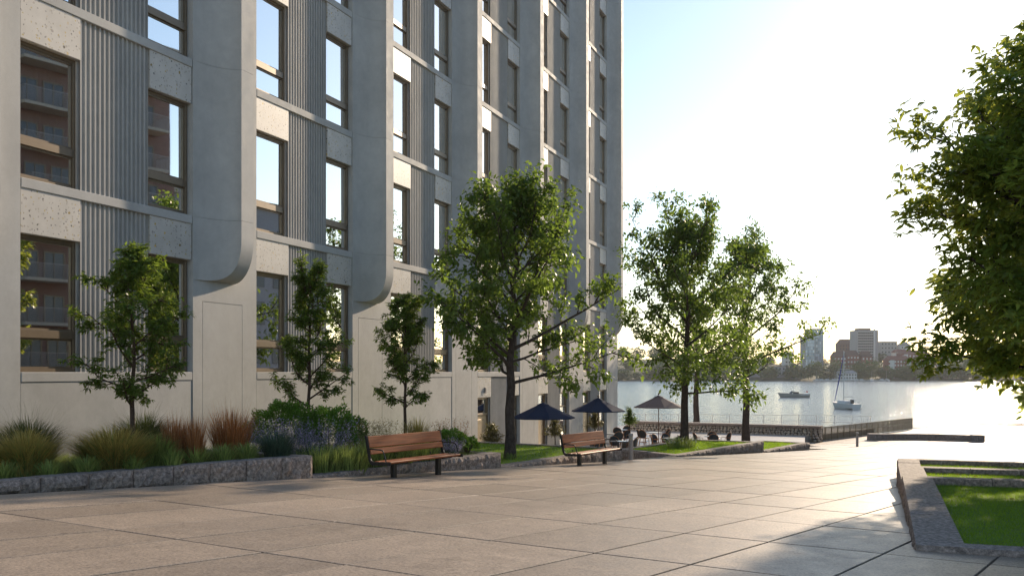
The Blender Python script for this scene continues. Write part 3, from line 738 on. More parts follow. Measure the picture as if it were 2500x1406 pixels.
BED = [
 ('dark',-9.04,18.3,1.05,1.75,-0.29,'dark green fine tuft grass against the wall, leftmost in the bed'),
 ('gold',-8.35,16.9,0.9,1.5,-0.29,'golden brown arching tuft grass at the left end of the bed'),
 ('gold',-7.20,17.85,0.92,2.05,-0.29,'widest yellow-green arching grass mound in the long bed'),
 ('dark',-7.35,19.6,1.10,1.6,-0.29,'dark green tuft grass at the foot of the leftmost young tree'),
 ('small',-8.25,15.95,0.42,0.62,-0.29,'low green tuft beside the granite kerb at the left edge'),
 ('green',-6.55,18.15,0.74,0.95,-0.29,'pale green tuft on the right flank of the widest grass mound'),
 ('rust',-6.45,18.8,0.98,0.75,-0.29,'upright rust-red grass, left one of two slim ones'),
 ('rust',-6.06,18.75,0.98,0.72,-0.29,'upright rust-red grass, right one of two slim ones'),
 ('rust',-5.75,20.1,1.12,1.5,-0.29,'broad rust-brown grass stand in front of the scored wall panel'),
 ('small',-6.22,17.95,0.50,0.72,-0.29,'low green tuft at the kerb in front of the left slim rust grass'),
 ('small',-5.95,18.55,0.50,0.74,-0.29,'low green tuft at the kerb in front of the right slim rust grass'),
 ('small',-5.62,19.1,0.48,0.86,-0.29,'low green tuft at the kerb left of the last one'),
 ('small',-5.28,19.5,0.48,0.82,-0.29,'low green tuft last at the right end of the kerb'),
 ('small',-7.30,16.85,0.44,0.80,-0.29,'low green tuft at the kerb in front of the widest mound, left part'),
 ('small',-6.68,17.35,0.38,0.66,-0.29,'low green tuft at the kerb in front of the widest mound, right part'),
 ('small',-7.70,16.35,0.38,0.64,-0.29,'low green tuft at the kerb in front of the golden brown grass'),
 ('blue',-4.80,20.05,0.68,1.1,-0.29,'blue-green grass mound at the end corner of the long bed'),
 ('lav',-5.45,21.5,1.25,1.05,-0.71,'lilac lavender stand left of the round shrubs'),
 ('lav',-4.38,21.9,1.25,1.5,-0.71,'widest lilac lavender stand in front of the round shrubs'),
 ('lav',-4.95,21.9,1.15,1.0,-0.71,'lilac lavender stand between two others'),
 ('box',-5.45,23.6,1.5,1.55,-0.71,'largest round bright green shrub under the middle young tree'),
 ('box',-4.38,23.6,1.36,1.3,-0.71,'round green shrub right of the largest one'),
 ('box',-3.98,24.5,1.1,0.7,-0.71,'smaller green shrub against the wall'),
 ('mead',-4.1,21.0,0.74,1.0,-0.71,'green meadow grass next to the end of the long kerb'),
 ('mead',-3.62,21.5,0.74,1.1,-0.71,'green meadow grass just left of the nearer bench'),
 ('mead',-3.22,22.2,0.76,1.1,-0.71,'green meadow grass behind the left arm of the nearer bench'),
 ('mead',-2.80,22.9,0.72,1.15,-0.71,'green meadow grass behind the middle of the nearer bench'),
 ('mead',-2.30,23.7,0.66,1.1,-0.71,'green meadow grass behind the right arm of the nearer bench'),
 ('feather',-3.57,23.9,0.92,1.2,-0.71,'straw-coloured feather grass left of the rightmost young tree'),
 ('feather',-3.08,24.7,0.92,1.35,-0.71,'straw-coloured feather grass in front of the rightmost young tree'),
 ('tuft',-2.64,27.2,1.10,0.96,-0.71,'olive tuft grass right of the rightmost young tree'),
 ('feather',-1.95,26.1,0.70,0.9,-0.71,'straw-coloured feather grass above the nearer bench end'),
 ('box',-1.62,25.6,0.70,0.85,-0.71,'small round shrub at the right end of the nearer bench'),
 ('box',-1.18,25.95,0.50,0.55,-0.71,'smallest round shrub at the lawn edge'),
 ('lav',-1.55,24.7,0.58,0.65,-0.71,'small lavender beside the right arm of the nearer bench'),
 ('plume',-1.94,27.0,0.84,0.55,-0.71,'orange plumed grass, left one of two by the wall'),
 ('plume',-1.42,27.2,0.84,0.55,-0.71,'orange plumed grass, right one of two by the wall')]
CATS = {'lav':'lavender','box':'shrub'}
for i, (k, x, y, H, W, z, lab) in enumerate(BED):
    Rd = W/2*1.12; sd_ = 500+i; r = np.random.default_rng(sd_)
    nm = {'lav':'lavender','box':'round_shrub'}.get(k, 'ornamental_grass')
    if k in ('dark','gold','green','small','rust','blue','mead','tuft'):
        n, w, dr, up, mt = {'dark':(1000,.007,.75,0,'dark'),'gold':(1050,.0085,.8,0,'gold'),'green':(520,.009,.7,0,'green'),'small':(300,.010,.7,0,'green'),'rust':(560,.0075,.25,.35,'rust'),
                            'blue':(700,.007,.6,0,'blue'),'mead':(560,.009,.5,0,'green'),'tuft':(480,.008,.6,0,'gold')}[k]
        n = int(n*max(0.6, W)); parts = [clump(n, H, Rd, w, dr, 4, .38 if k != 'mead' else .75, up, sd_)]
        e = tag(empty(nm, (x, y, z)), lab, 'grass', 'ornamental plants in the beds')
        link('blades', np_mesh('blades', *parts[0], M['g_'+mt]), None, e)
        if k == 'gold' or k == 'mead': link('inner_blades', np_mesh('inner_blades', *clump(n//2, H*0.85, Rd*0.9, w, dr, 4, .4 if k == 'gold' else .7, up, sd_+7), M['g_green' if k == 'gold' else 'g_dark']), None, e)
        if k == 'dark': link('seed_stalks', np_mesh('seed_stalks', *clump(160, H*1.35, Rd*1.25, .0022, .5, 4, .3, 0, sd_+7), M['g_dark']), None, e)
        if k == 'rust': link('seed_stalks', np_mesh('seed_stalks', *clump(200, H*1.2, Rd*0.9, .0025, .2, 4, .5, .3, sd_+7), M['g_plume']), None, e)
    elif k in ('feather','plume'):
        e = tag(empty(nm, (x, y, z)), lab, 'grass', 'ornamental plants in the beds')
        link('blades', np_mesh('blades', *clump(int(900*W), H*0.8, Rd, .005, .6, 4, .5, 0, sd_), M['g_straw' if k == 'feather' else 'g_green']), None, e)
        V, F = clump(60 if k == 'plume' else 150, H*1.15, Rd*0.9, .002, .25, 4, .5, .2, sd_+3)
        tips = V.reshape(-1, 9, 3)[:, 8]; rp_ = np.repeat(tips, 14, 0)+r.normal(0, .02, (len(tips)*14, 3))+np.stack([np.zeros(len(tips)*14)]*2+[r.uniform(-.16, 0, len(tips)*14)], 1)
        link('plumes', np_mesh('plumes', *join([(V, F), leaf_cloud(rp_, r.normal(0, 1, rp_.shape)+[0,0,1], .035, .35, sd_)]), M['g_plume' if k == 'plume' else 'g_straw']), None, e)
    elif k == 'lav':
        e = tag(empty(nm, (x, y, z)), lab, 'lavender', 'ornamental plants in the beds')
        V, F = clump(int(130*W), H, Rd*1.15, .0035, .15, 4, .55, .1, sd_); link('stems', np_mesh('stems', V, F, M['g_blue']), None, e)
        link('foliage', np_mesh('foliage', *clump(int(600*W), H*0.62, Rd*0.9, .006, .6, 4, .6, 0, sd_+1), M['g_blue']), None, e)
        T = V.reshape(-1, 9, 3); pts = []
        for f in (0.55, 0.65, 0.74, 0.82, 0.9, 0.97):
            a_, b_ = (T[:, 4]+T[:, 5])/2, T[:, 8]; pts.append(a_+(b_-a_)*(f-0.5)*2)
        pts = np.repeat(np.concatenate(pts), 3, 0)
        link('flowers', np_mesh('flowers', *leaf_cloud(pts+r.normal(0, .008, pts.shape), r.normal(0, 1, pts.shape)+[0,0,.6], .034, .5, sd_), M['g_lilac']), None, e)
    else:
        e = tag(empty(nm, (x, y, z)), lab, 'shrub', 'ornamental plants in the beds'); n = int(5200*W*H)
        d = r.normal(0, 1, (n, 3)); d /= np.linalg.norm(d, axis=1)[:, None]; d[:, 2] = np.abs(d[:, 2])*1.0
        lump = 1+0.13*np.sin(d[:, 0]*7+i)*np.sin(d[:, 1]*6+2*i)+0.10*np.sin(d[:, 2]*11+d[:, 0]*9)
        rad = lump*r.uniform(0.72, 1.03, n)**0.6
        pts = d*np.array([Rd, Rd, H*0.62])*rad[:, None]+[0, 0, H*0.36]; pts[:, 2] = np.where(pts[:, 2] < 0.02, r.uniform(0.02, H*0.4, n), pts[:, 2])
        link('leaves', np_mesh('leaves', *leaf_cloud(pts, d+[0,0,.4], .055, .6, sd_, droop=.05), M['leaf_box']), None, e)
        st = MB()
        for q in range(9):
            a = q*2.4; st.tube([(0,0,0), (math.cos(a)*Rd*.3, math.sin(a)*Rd*.3, H*.4), (math.cos(a)*Rd*.6, math.sin(a)*Rd*.6, H*.75)], [.02,.014,.006], 5)
        st.build('stems', M['bark_young'], e)
# low ground cover under the clumps
def cover(name, poly, z, n, lab):
    me = blades(name, poly, lambda x, y: np.full(len(x), z), n, 0.16, 0.006, M['g_green'], 0.7)
    tag(link(name, me), lab, 'grass', kind='stuff')
cover('ground_cover', [(-10.2,14.0), (-4.5,20.0), (-8.5,22.5), (-11.5,17.5)], -0.29, 14000, 'low green ground cover between the tuft grasses')
cover('ground_cover', [(-3.9,20.6), (-0.7,25.7), (-5.4,28.6), (-7.6,23.5)], -0.71, 16000, 'low green ground cover between the lavender and shrubs')

# ------------------------------------------------------------------ trees
def grow(seed, H, r0, cb, env, n_limb, lean=(0, 0), el0=25, el1=65, twig=0.55, ns=6, nt=4, wob=0.06, fork=0.92, tube_n=8):
    """branch skeleton: returns MB of wood and arrays of twig points / directions. env(t, az) = crown radius at height fraction t above cb"""
    r = random.Random(seed); m = MB(); pts = []; dirs = []
    def poly(p, d, L, n, curl, wb):
        out = [Vector(p)]; d = Vector(d).normalized()
        for i in range(n):
            d = (d + Vector((r.gauss(0, wb), r.gauss(0, wb), r.gauss(0, wb)*0.6 + curl/n))).normalized(); out.append(out[-1]+d*(L/n))
        return out
    nT = 10; trunk = []
    for i in range(nT+1):
        t = i/nT; trunk.append(Vector((lean[0]*t**1.4 + r.gauss(0, wob)*min(1, t*2), lean[1]*t**1.4 + r.gauss(0, wob)*min(1, t*2), H*fork*t)))
    rad = [r0*(1.25 if i == 0 else 1.0)*(1-0.93*(i/nT)**1.15)+0.008 for i in range(nT+1)]
    m.tube(trunk, rad, tube_n+2)
    def on_trunk(z):
        f = min(0.999, max(0, z/(H*fork)))*nT; i = int(f); return trunk[i].lerp(trunk[i+1], f-i), rad[i]+(rad[i+1]-rad[i])*(f-i)
    az = r.uniform(0, 6.28)
    for i in range(n_limb):
        t = ((i+0.5)/n_limb)**0.9; z = H*(cb + (fork-cb-0.03)*t); p, tr = on_trunk(z); az += 2.4+r.gauss(0, 0.3)
        ztip_t = min(1.0, t+0.06); L = max(0.35, env(ztip_t, az)*r.uniform(0.82, 1.08)); el = R(el0+(el1-el0)*t + r.gauss(0, 6))
        L = L/max(0.45, math.cos(el)) if el < R(60) else L*1.3
        limb = poly(p, (math.cos(az)*math.cos(el), math.sin(az)*math.cos(el), math.sin(el)), L, 6, 0.25 if t < 0.6 else 0.05, 0.13)
        lr = min(tr*0.5, 0.008+0.012*L); m.tube(limb, [lr*(1-0.85*k/6)+0.004 for k in range(7)], 6)
        for s in range(ns):
            f = (0.13+0.87*(s+r.random())/ns)*5.999; k = int(f); q = limb[k].lerp(limb[k+1], f-k); ld = (limb[k+1]-limb[k]).normalized()
            side = ld.cross(Vector((r.gauss(0,1), r.gauss(0,1), r.gauss(0,1)))).normalized()
            sl = twig*(0.55+0.9*L/(L+1.5))*r.uniform(0.6, 1.2)*(1.15-0.4*f/6)*1.6
            sub = poly(q, ld*0.75+side*0.9+Vector((0,0,0.12)), sl, 4, 0.08, 0.2); m.tube(sub, [0.011*(1-0.8*j/4)*(0.6+0.3*L) + 0.0025 for j in range(5)], 4, False)
            for u in range(nt):
                f2 = (0.2+0.8*(u+r.random())/nt)*3.999; k2 = int(f2); q2 = sub[k2].lerp(sub[k2+1], f2-k2); sd2 = (sub[k2+1]-sub[k2]).normalized()
                side2 = sd2.cross(Vector((r.gauss(0,1), r.gauss(0,1), r.gauss(0,1)))).normalized()
                tw = poly(q2, sd2*0.7+side2*0.9, twig*r.uniform(0.4, 1.0), 3, -0.05, 0.2); m.tube(tw, [0.0055, 0.0045, 0.0035, 0.002], 3, False)
                for w in range(4):
                    f3 = (w+0.6)/4*2.999; k3 = int(f3); pts.append(tw[k3].lerp(tw[k3+1], f3-k3)); dirs.append((tw[k3+1]-tw[k3]).normalized())
            pts.append(sub[-1]); dirs.append((sub[-1]-sub[-2]).normalized())
        pts.append(limb[-1]); dirs.append((limb[-1]-limb[-2]).normalized())
    return m, np.array([p[:] for p in pts]), np.array([d[:] for d in dirs])
def make_tree(name, loc, label, group, wood_m, leaf_m, per, size, aspect, jit, droop, cat='tree', palm=False, kw_sprays=2, **kw):
    e = tag(empty(name, loc), label, cat, group)
    m, P_, D_ = grow(**kw); m.build('trunk', wood_m, e, smooth=40)
    r = np.random.default_rng(kw['seed']+99); n = len(P_)
    P2 = np.repeat(P_, per, 0)+r.normal(0, jit, (n*per, 3)); D2 = np.repeat(D_, per, 0)*0.7+r.normal(0, 0.75, (n*per, 3))
    if palm:   # sprays of narrow leaflets fanning from one point, flat and drooping
        sp = kw_sprays; base = np.repeat(P_, sp, 0)+r.normal(0, jit, (n*sp, 3)); bd = np.repeat(D_, sp, 0)*1.0+r.normal(0, .6, (n*sp, 3)); bd[:, 2] = bd[:, 2]*0.3-0.1
        bd /= np.linalg.norm(bd, axis=1)[:, None]; sidev = np.cross(bd, [0, 0, 1.0]); sidev /= np.maximum(1e-6, np.linalg.norm(sidev, axis=1))[:, None]
        Ps = []; Ds = []
        for a in np.linspace(-1.25, 1.25, palm): Ps.append(base); Ds.append(bd*math.cos(a)+sidev*math.sin(a)*1.1)
        V, F = leaf_cloud(np.concatenate(Ps), np.concatenate(Ds)*3, size, aspect, kw['seed'], 0.15, droop)
    else: V, F = leaf_cloud(P2, D2, size, aspect, kw['seed'], 0.2, droop)
    link('crown', np_mesh('crown', V, F, leaf_m), None, e)
    return e
def env_oval(rx, low=0.75, top=0.35, bulge=0.35, seed=0, wb=1.0):
    q = random.Random(seed); ph = [q.uniform(0, 6.28) for _ in range(4)]
    def f(t, az):
        prof = low+(1-low)*math.sin(min(1, t/bulge)*math.pi/2) if t < bulge else top+(1-top)*math.cos((t-bulge)/(1-bulge)*math.pi/2)
        return rx*prof*(1+wb*(0.16*math.sin(az*2+ph[0]+t*5)+0.13*math.sin(az*3+ph[1]-t*9)))
    return f
row = 'leafy trees in a row beside the square'
make_tree('broadleaf_tree', (-0.06, 28.75, -1.05), 'largest broadleaf tree, on the lawn in front of the concrete building', row, M['bark'], M['leaf'], 6, 0.165, 0.48, 0.10, 0.45,
          seed=11, H=7.75, r0=0.15, cb=0.27, env=env_oval(2.85, .92, .25, .28, 3), n_limb=28, el0=18, el1=62, twig=0.50, ns=7, nt=4, lean=(0.15, 0.1), wob=.05)
make_tree('broadleaf_tree', (7.5, 42.8, -1.75), 'broadleaf tree on the square lawn by the cafe, middle of the row', row, M['bark'], M['leaf'], 6, 0.19, 0.48, 0.12, 0.4,
          seed=23, H=9.8, r0=0.18, cb=0.22, env=env_oval(3.7, .88, .3, .40, 5), n_limb=28, el0=14, el1=62, twig=0.58, ns=7, nt=4, lean=(0.3, 0.2), wob=.06)
make_tree('broadleaf_tree', (13.8, 58.0, TZ), 'broadleaf tree on the terrace in front of the low stone wall', row, M['bark'], M['leaf'], 5, 0.23, 0.48, 0.13, 0.4,
          seed=37, H=12.3, r0=0.22, cb=0.27, env=env_oval(3.4, 1.0, .18, .22, 8), n_limb=26, el0=12, el1=64, twig=0.64, ns=6, nt=4, lean=(0.1, 0.1), wob=.08)
make_tree('broadleaf_tree', (13.6, 72.5, TZ), 'thin-crowned tree on the quay strip behind the low stone wall', row, M['bark'], M['leaf'], 3, 0.32, 0.46, 0.10, 0.4,
          seed=41, H=9.0, r0=0.24, cb=0.40, env=env_oval(2.8, .8, .3, .35, 9), n_limb=11, el0=15, el1=62, twig=0.62, ns=5, nt=4, wob=.07)
make_tree('maple_tree', (10.45, 16.6, -0.75), 'big dark maple leaning in over the right lawn', None, M['bark'], M['leaf_maple'], 4, 0.175, 0.34, 0.16, 0.25, palm=5, kw_sprays=5,
          seed=52, H=7.2, r0=0.22, cb=0.27, env=env_oval(3.5, .94, .40, .40, 12, .05), n_limb=60, el0=6, el1=56, twig=0.46, ns=8, nt=3, lean=(0.2, 0.1), wob=.07)
make_tree('maple_tree', (13.4, 23.0, -0.85), 'second maple close behind the big dark one', None, M['bark'], M['leaf_maple'], 4, 0.22, 0.36, 0.16, 0.25, palm=5, kw_sprays=3,
          seed=54, H=7.4, r0=0.22, cb=0.24, env=env_oval(3.3, .85, .45, .4, 15, .3), n_limb=34, el0=4, el1=60, twig=0.5, ns=8, nt=3, wob=.07)
make_tree('maple_tree', (25.0, 40.5, -2.3), 'far maple half hidden behind the nearer two', None, M['bark'], M['leaf_maple'], 4, 0.32, 0.36, 0.12, 0.25, palm=4,
          seed=57, H=9.5, r0=0.22, cb=0.18, env=env_oval(3.6, .9, .42, .35, 14), n_limb=20, el0=2, el1=58, twig=0.6, ns=6, nt=4, wob=.08)
fm = [o for o in COL.objects if o.name.startswith('maple_tree') and abs(o.location.x-25.0) < 0.1][0]
for x_, y_, rz_, lb_ in ((24.5, 31.0, 1.3, 'nearer maple off to the right of the square, mirrored in the lower windows'), (31.5, 33.0, 3.9, 'farther maple off to the right of the square, mirrored in the lower windows')):
    c_ = copy_tree(fm); c_.location = (x_, y_, g(x_, y_)); c_.rotation_euler = (0, 0, rz_); tag(c_, lb_, 'tree')
yg = 'young trees in the bed along the wall'
for (x, y, z, H, rx, sd_, lab) in ((-7.33, 19.0, -0.3, 4.25, 0.98, 61, 'young tree with the widest crown, leftmost along the wall'),
                                   (-5.05, 24.5, -0.7, 5.0, 0.82, 67, 'slim young tree above the round shrubs, middle of the three'),
                                   (-3.0, 27.5, -0.7, 4.45, 0.80, 71, 'slim young tree behind the nearer bench, rightmost of the three')):
    make_tree('young_tree', (x, y, z), lab, yg, M['bark_young'], M['leaf_young'], 3, 0.115, 0.26, 0.04, 0.25, palm=5,
              seed=sd_, H=H, r0=0.045, cb=0.24, env=env_oval(rx, .95, .2, .2, sd_), n_limb=20, el0=22, el1=62, twig=0.24, ns=6, nt=3, wob=.025, tube_n=6)
# weeds and daisies at the tree feet
for (x, y, z, s, lab) in ((7.3, 42.4, -1.75, 0.75, 'tall weeds with white daisies round the middle trunk'), (-0.06, 28.65, -1.05, 0.22, 'small ferny weeds at the foot of the largest tree')):
    e = tag(empty('wild_weeds', (x, y, z)), lab, 'weeds')
    link('blades', np_mesh('blades', *clump(int(500*s)+60, 0.55*s+.15, s, .012, .5, 4, .8, 0, 900), M['g_green']), None, e)
    if s > .5:
        V, F = clump(60, 0.5, s, .004, .1, 4, .8, .2, 903); tp = V.reshape(-1, 9, 3)[:, 8]; rr_ = np.random.default_rng(3)
        link('flowers', np_mesh('flowers', *leaf_cloud(np.repeat(tp, 5, 0), rr_.normal(0, 1, (len(tp)*5, 3)), .05, .6, 905), M['g_flower']), None, e)

# ------------------------------------------------------------------ benches
def bench(loc, label):
    e = tag(empty('park_bench', loc, R(57)), label, 'bench', 'wooden benches along the planters'); L = 2.58; sh = 0.42
    for i, (y0, y1) in enumerate(((-0.30, -0.16), (-0.145, -0.005), (0.01, 0.15))):
        MB().bbox((-L/2+0.05, y0, sh-0.045), (L/2-0.05, y1, sh-0.004*i), 0.014).build('seat_slat', M['bench_wood'], e)
    tilt = Matrix.Translation((0, 0.215, sh+0.06)) @ Matrix.Rotation(R(-14), 4, 'X')
    for z0, z1 in ((0.07, 0.20), (0.215, 0.46)):
        m = MB().bbox((-L/2+0.035, -0.02, z0), (L/2-0.035, 0.02, z1), 0.012); m.v = [tuple(tilt @ Vector(v)) for v in m.v]; m.build('back_slat', M['bench_wood'], e)
    for s in (-1, 1):
        x = s*(L/2-0.018)
        prof = [(-0.33, sh-0.012), (-0.33, sh-0.075), (0.16, sh-0.09), (0.225, sh-0.05), (0.27, sh+0.03), (0.365, sh+0.50), (0.345, sh+0.53), (0.315, sh+0.515), (0.215, sh+0.06), (0.185, sh+0.005), (0.14, sh-0.018)]
        n = len(prof); m = MB(); vs = [(x-0.018, y, z) for y, z in prof]+[(x+0.018, y, z) for y, z in prof]
        m.add(vs, [tuple(range(n)), tuple(range(2*n-1, n-1, -1))]+[(i, n+i, n+(i+1) % n, (i+1) % n) for i in range(n)]).build('side_frame', M['dark_metal'], e)
        xa = x+s*0.004
        MB().tube([(xa, 0.31, sh+0.25), (xa, 0.10, sh+0.245), (xa, -0.07, sh+0.238), (xa, -0.12, sh+0.222), (xa, -0.148, sh+0.18), (xa, -0.215, sh-0.02)], 0.014, 8).build('armrest', M['dark_metal'], e)
        lx = s*0.78; zb = -SY*0.0
        gx, gy = loc[0]+lx*math.cos(R(57)), loc[1]+lx*math.sin(R(57)); zb = g(gx, gy)-loc[2]
        MB().bbox((lx-0.055, -0.05, zb-0.02), (lx+0.055, 0.05, sh-0.075), 0.008).build('leg', M['dark_metal'], e)
        MB().bbox((lx-0.16, -0.27, sh-0.075), (lx+0.16, 0.17, sh-0.046), 0.006).build('seat_bracket', M['dark_metal'], e)
        for sx_ in (-1, 1):
            MB().box((lx*1.0+sx_*0.02-0.012, 0.225, sh+0.0), (lx+sx_*0.02+0.012, 0.245, sh+0.05)).build('back_clip', M['dark_metal'], e) if sx_ > 0 else None
    return e
bench((-2.10, 21.63, g(-2.10, 21.63)), 'nearer brown slatted bench with black metal arms in front of the grasses')
bench((2.36, 28.9, g(2.36, 28.9)), 'second brown slatted bench in front of the cafe terrace')

# ------------------------------------------------------------------ bollard lights
def bollard(loc, label):
    e = tag(empty('bollard_light', loc), label, 'bollard', 'round grey bollard lights')
    MB().lathe([(0.078,-0.05),(0.078,0.66)], 24).build('post', M['grey_metal'], e, smooth=40)
    MB().lathe([(0.055,0.66),(0.055,0.78)], 20).build('light_core', plain('lamp_core', (0.45,0.38,0.30), 0.3), e, smooth=40)
    for k in range(4):
        a = R(45+90*k); m = MB(); m.cbox((0.066*math.cos(a), 0.066*math.sin(a), 0.72), (0.022, 0.022, 0.12)); m.build('cage_bar', M['grey_metal'], e)
    MB().lathe([(0.078,0.78),(0.078,0.86),(0.07,0.875),(0.0,0.878)], 24).build('cap', M['grey_metal'], e, smooth=40)
bollard((3.96, 32.75, g(3.96, 32.75)), 'grey bollard light at the end of the second bench')
bollard((21.0, 59.8, g(21.0, 59.8)), 'grey bollard light alone on the open square')
bollard((34.6, 66.0, g(34.6, 66.0)), 'grey bollard light at the right edge, far out on the quay')

# ------------------------------------------------------------------ cafe terrace
def parasol(loc, rot, label, cm, Rr=1.38):
    e = tag(empty('parasol', loc, rot), label, 'parasol', 'parasols on the cafe terrace'); h = 2.28
    m = MB(); n = 8; rings = [(0.10, h+0.60), (0.35, h+0.47), (0.8, h+0.26), (Rr, h)]
    vs = []; fs = []
    for ri, (r_, z) in enumerate(rings):
        for k in range(n): a = 2*math.pi*k/n; vs.append((r_*math.cos(a), r_*math.sin(a), z))
    for i in range(len(rings)-1):
        for k in range(n): fs.append((i*n+k, i*n+(k+1) % n, (i+1)*n+(k+1) % n, (i+1)*n+k))
    b = len(vs)
    for k in range(n): a = 2*math.pi*k/n; vs.append((Rr*1.003*math.cos(a), Rr*1.003*math.sin(a), h-0.05))
    for k in range(n): fs.append((3*n+k, 3*n+(k+1) % n, b+(k+1) % n, b+k))
    m.add(vs, fs).build('canopy', cm, e)
    MB().lathe([(0.30, h+0.53), (0.12, h+0.60), (0.0, h+0.645)], 8).build('vent_cap', cm, e)
    for k in range(n):
        a = 2*math.pi*k/n; MB().tube([(0.03*math.cos(a), 0.03*math.sin(a), h+0.56), (Rr*0.98*math.cos(a), Rr*0.98*math.sin(a), h-0.015)], 0.011, 4).build('rib', M['pole_wood'], e)
    MB().tube([(0,0,0.05), (0,0,h+0.66)], 0.024, 8).build('pole', M['pole_wood'], e)
    MB().lathe([(0.0,h+0.78),(0.03,h+0.765),(0.042,h+0.73),(0.03,h+0.69),(0.02,h+0.65)][::-1], 10).build('finial', M['pole_wood'], e)
    MB().lathe([(0.30,0.0),(0.30,0.06),(0.06,0.10),(0.045,0.35),(0.0,0.35)], 16).build('base', M['dark_metal'], e)
parasol((1.32, 41.7, TZ), R(10), 'navy parasol nearest the building, left of the three', M['navy'])
parasol((4.30, 49.0, TZ), R(25), 'navy parasol between the other two, before the building corner', M['navy'])
parasol((8.10, 54.3, TZ), R(5), 'navy parasol tinted pale as if backlit, against the water, right of the three', M['backlit_tint'])
chair_n = [0]
def make_chair():
    e = empty('bistro_chair'); sw = 0.24
    MB().lathe([(0.0,0.435),(0.21,0.435),(0.235,0.445),(0.235,0.46),(0.21,0.468),(0.0,0.468)], 18).build('seat', M['weave'], e, smooth=40)
    MB().tube([(0.238*math.cos(2*math.pi*k/18), 0.238*math.sin(2*math.pi*k/18), 0.452) for k in range(19)], 0.016, 5, False).build('seat_rim', M['rattan'], e)
    # rounded back, leaning, curved round the sitter
    def bp(u, v):
        x = 0.25*u; return (x, 0.21+0.10*v-0.07*u*u, 0.47+0.46*v)
    vs = []; fs = []; N = 10
    for j in range(N+1):
        v = j/N; hw = math.sqrt(max(0.0, 1-((v-0.48)/0.52)**2)) if v > 0.48 else 0.72+0.28*math.sin(v/0.48*math.pi/2)
        for i in range(N+1): vs.append(bp((2*i/N-1)*hw, v))
    for j in range(N):
        for i in range(N): a = j*(N+1)+i; fs.append((a, a+1, a+N+2, a+N+1))
    me = MB().add(vs, fs).build('back_weave', M['weave'], e); sm = me.modifiers.new('solid', 'SOLIDIFY'); sm.thickness = 0.012
    rim = []
    for j in range(N+1): rim.append(vs[j*(N+1)])
    rim += [vs[N*(N+1)+N//2]] + [vs[j*(N+1)+N] for j in range(N, -1, -1)]
    MB().tube(rim, 0.019, 6).build('back_frame', M['rattan'], e)
    for sx_ in (-1, 1):
        MB().tube([(sx_*0.17,-0.16,0.44), (sx_*0.19,-0.19,0.0)], [0.017, 0.014], 6).build('leg', M['rattan'], e)
        MB().tube([(sx_*0.18,0.20,0.50), (sx_*0.17,0.17,0.40), (sx_*0.20,0.25,0.0)], [0.017,0.017,0.014], 6).build('leg', M['rattan'], e)
        MB().tube([(sx_*0.235,0.16,0.66), (sx_*0.27,0.0,0.67), (sx_*0.26,-0.13,0.65), (sx_*0.22,-0.15,0.45)], 0.014, 6).build('armrest', M['rattan'], e)
    MB().tube([(0.15*math.cos(a), 0.17*math.sin(a), 0.2) for a in [2*math.pi*k/10 for k in range(11)]], 0.009, 4, False).build('stretcher', M['rattan'], e)
    return e
def make_table():
    e = empty('cafe_table')
    MB().lathe([(0.0,0.705),(0.41,0.705),(0.43,0.715),(0.43,0.735),(0.42,0.742),(0.0,0.742)], 28).build('table_top', M['table_top'], e, smooth=40)
    MB().lathe([(0.432,0.708),(0.438,0.72),(0.432,0.733)], 28).build('table_rim', M['dark_metal'], e)
    MB().tube([(0,0,0.03),(0,0,0.705)], 0.03, 10).build('pedestal', M['dark_metal'], e)
    for k in range(3):
        a = 2*math.pi*k/3+0.4; MB().tube([(0,0,0.09),(0.16*math.cos(a),0.16*math.sin(a),0.06),(0.3*math.cos(a),0.3*math.sin(a),0.012)], [.022,.018,.014], 6).build('foot', M['dark_metal'], e)
    return e
chair0 = make_chair(); table0 = make_table(); first = {'c': True, 't': True}
def place(proto, key, x, y, rz, label, cat, grp):
    o = proto if first[key] else copy_tree(proto); first[key] = False
    o.location = (x, y, TZ); o.rotation_euler = (0, 0, rz); tag(o, label, cat, grp)
sets = [((5.35, 49.4), 'table nearest the second bench', [(200, 'on its near side'), (320, 'on its right side'), (95, 'on its far left side'), (20, 'on its far right side')]),
        ((5.75, 55.2), 'table left of the round pot', [(165, 'on its left side'), (30, 'on its far side'), (280, 'on its near side')]),
        ((6.55, 59.2), 'table farthest back', [(60, 'on its far side'), (250, 'on its near side')]),
        ((8.15, 56.4), 'table under the right parasol', [(190, 'on its left side'), (215, 'on its near left side'), (10, 'on its right side'), (330, 'on its near right side')]),
        ((8.35, 51.7), 'table just behind the middle tree', [(175, 'on its left side'), (95, 'on its far side'), (290, 'on its near side'), (150, 'on its far left side')]),
        ((10.85, 53.2), 'table right of the middle tree', [(180, 'on its left side'), (0, 'on its right side'), (80, 'on its far side'), (265, 'on its near side')]),
        ((1.35, 42.6), 'table under the left parasol', [(200, 'on its left side'), (150, 'on its far left side'), (340, 'on its right side')]),
        ((3.1, 45.6), 'table between two parasols', [(250, 'on its near side'), (20, 'on its right side'), (120, 'on its far side')])]
for (tx, ty), tn, chs in sets:
    place(table0, 't', tx, ty, random.uniform(0, 3), 'small round pale cafe table, the '+tn, 'table', 'cafe tables on the terrace')
    for a, sn in chs:
        a = R(a); d = 0.70+random.uniform(-.05, .1)
        place(chair0, 'c', tx+d*math.cos(a), ty+d*math.sin(a), a-R(90)+random.uniform(-.25, .25), 'dark rattan chair at the '+tn+', '+sn, 'chair', 'rattan chairs on the terrace')
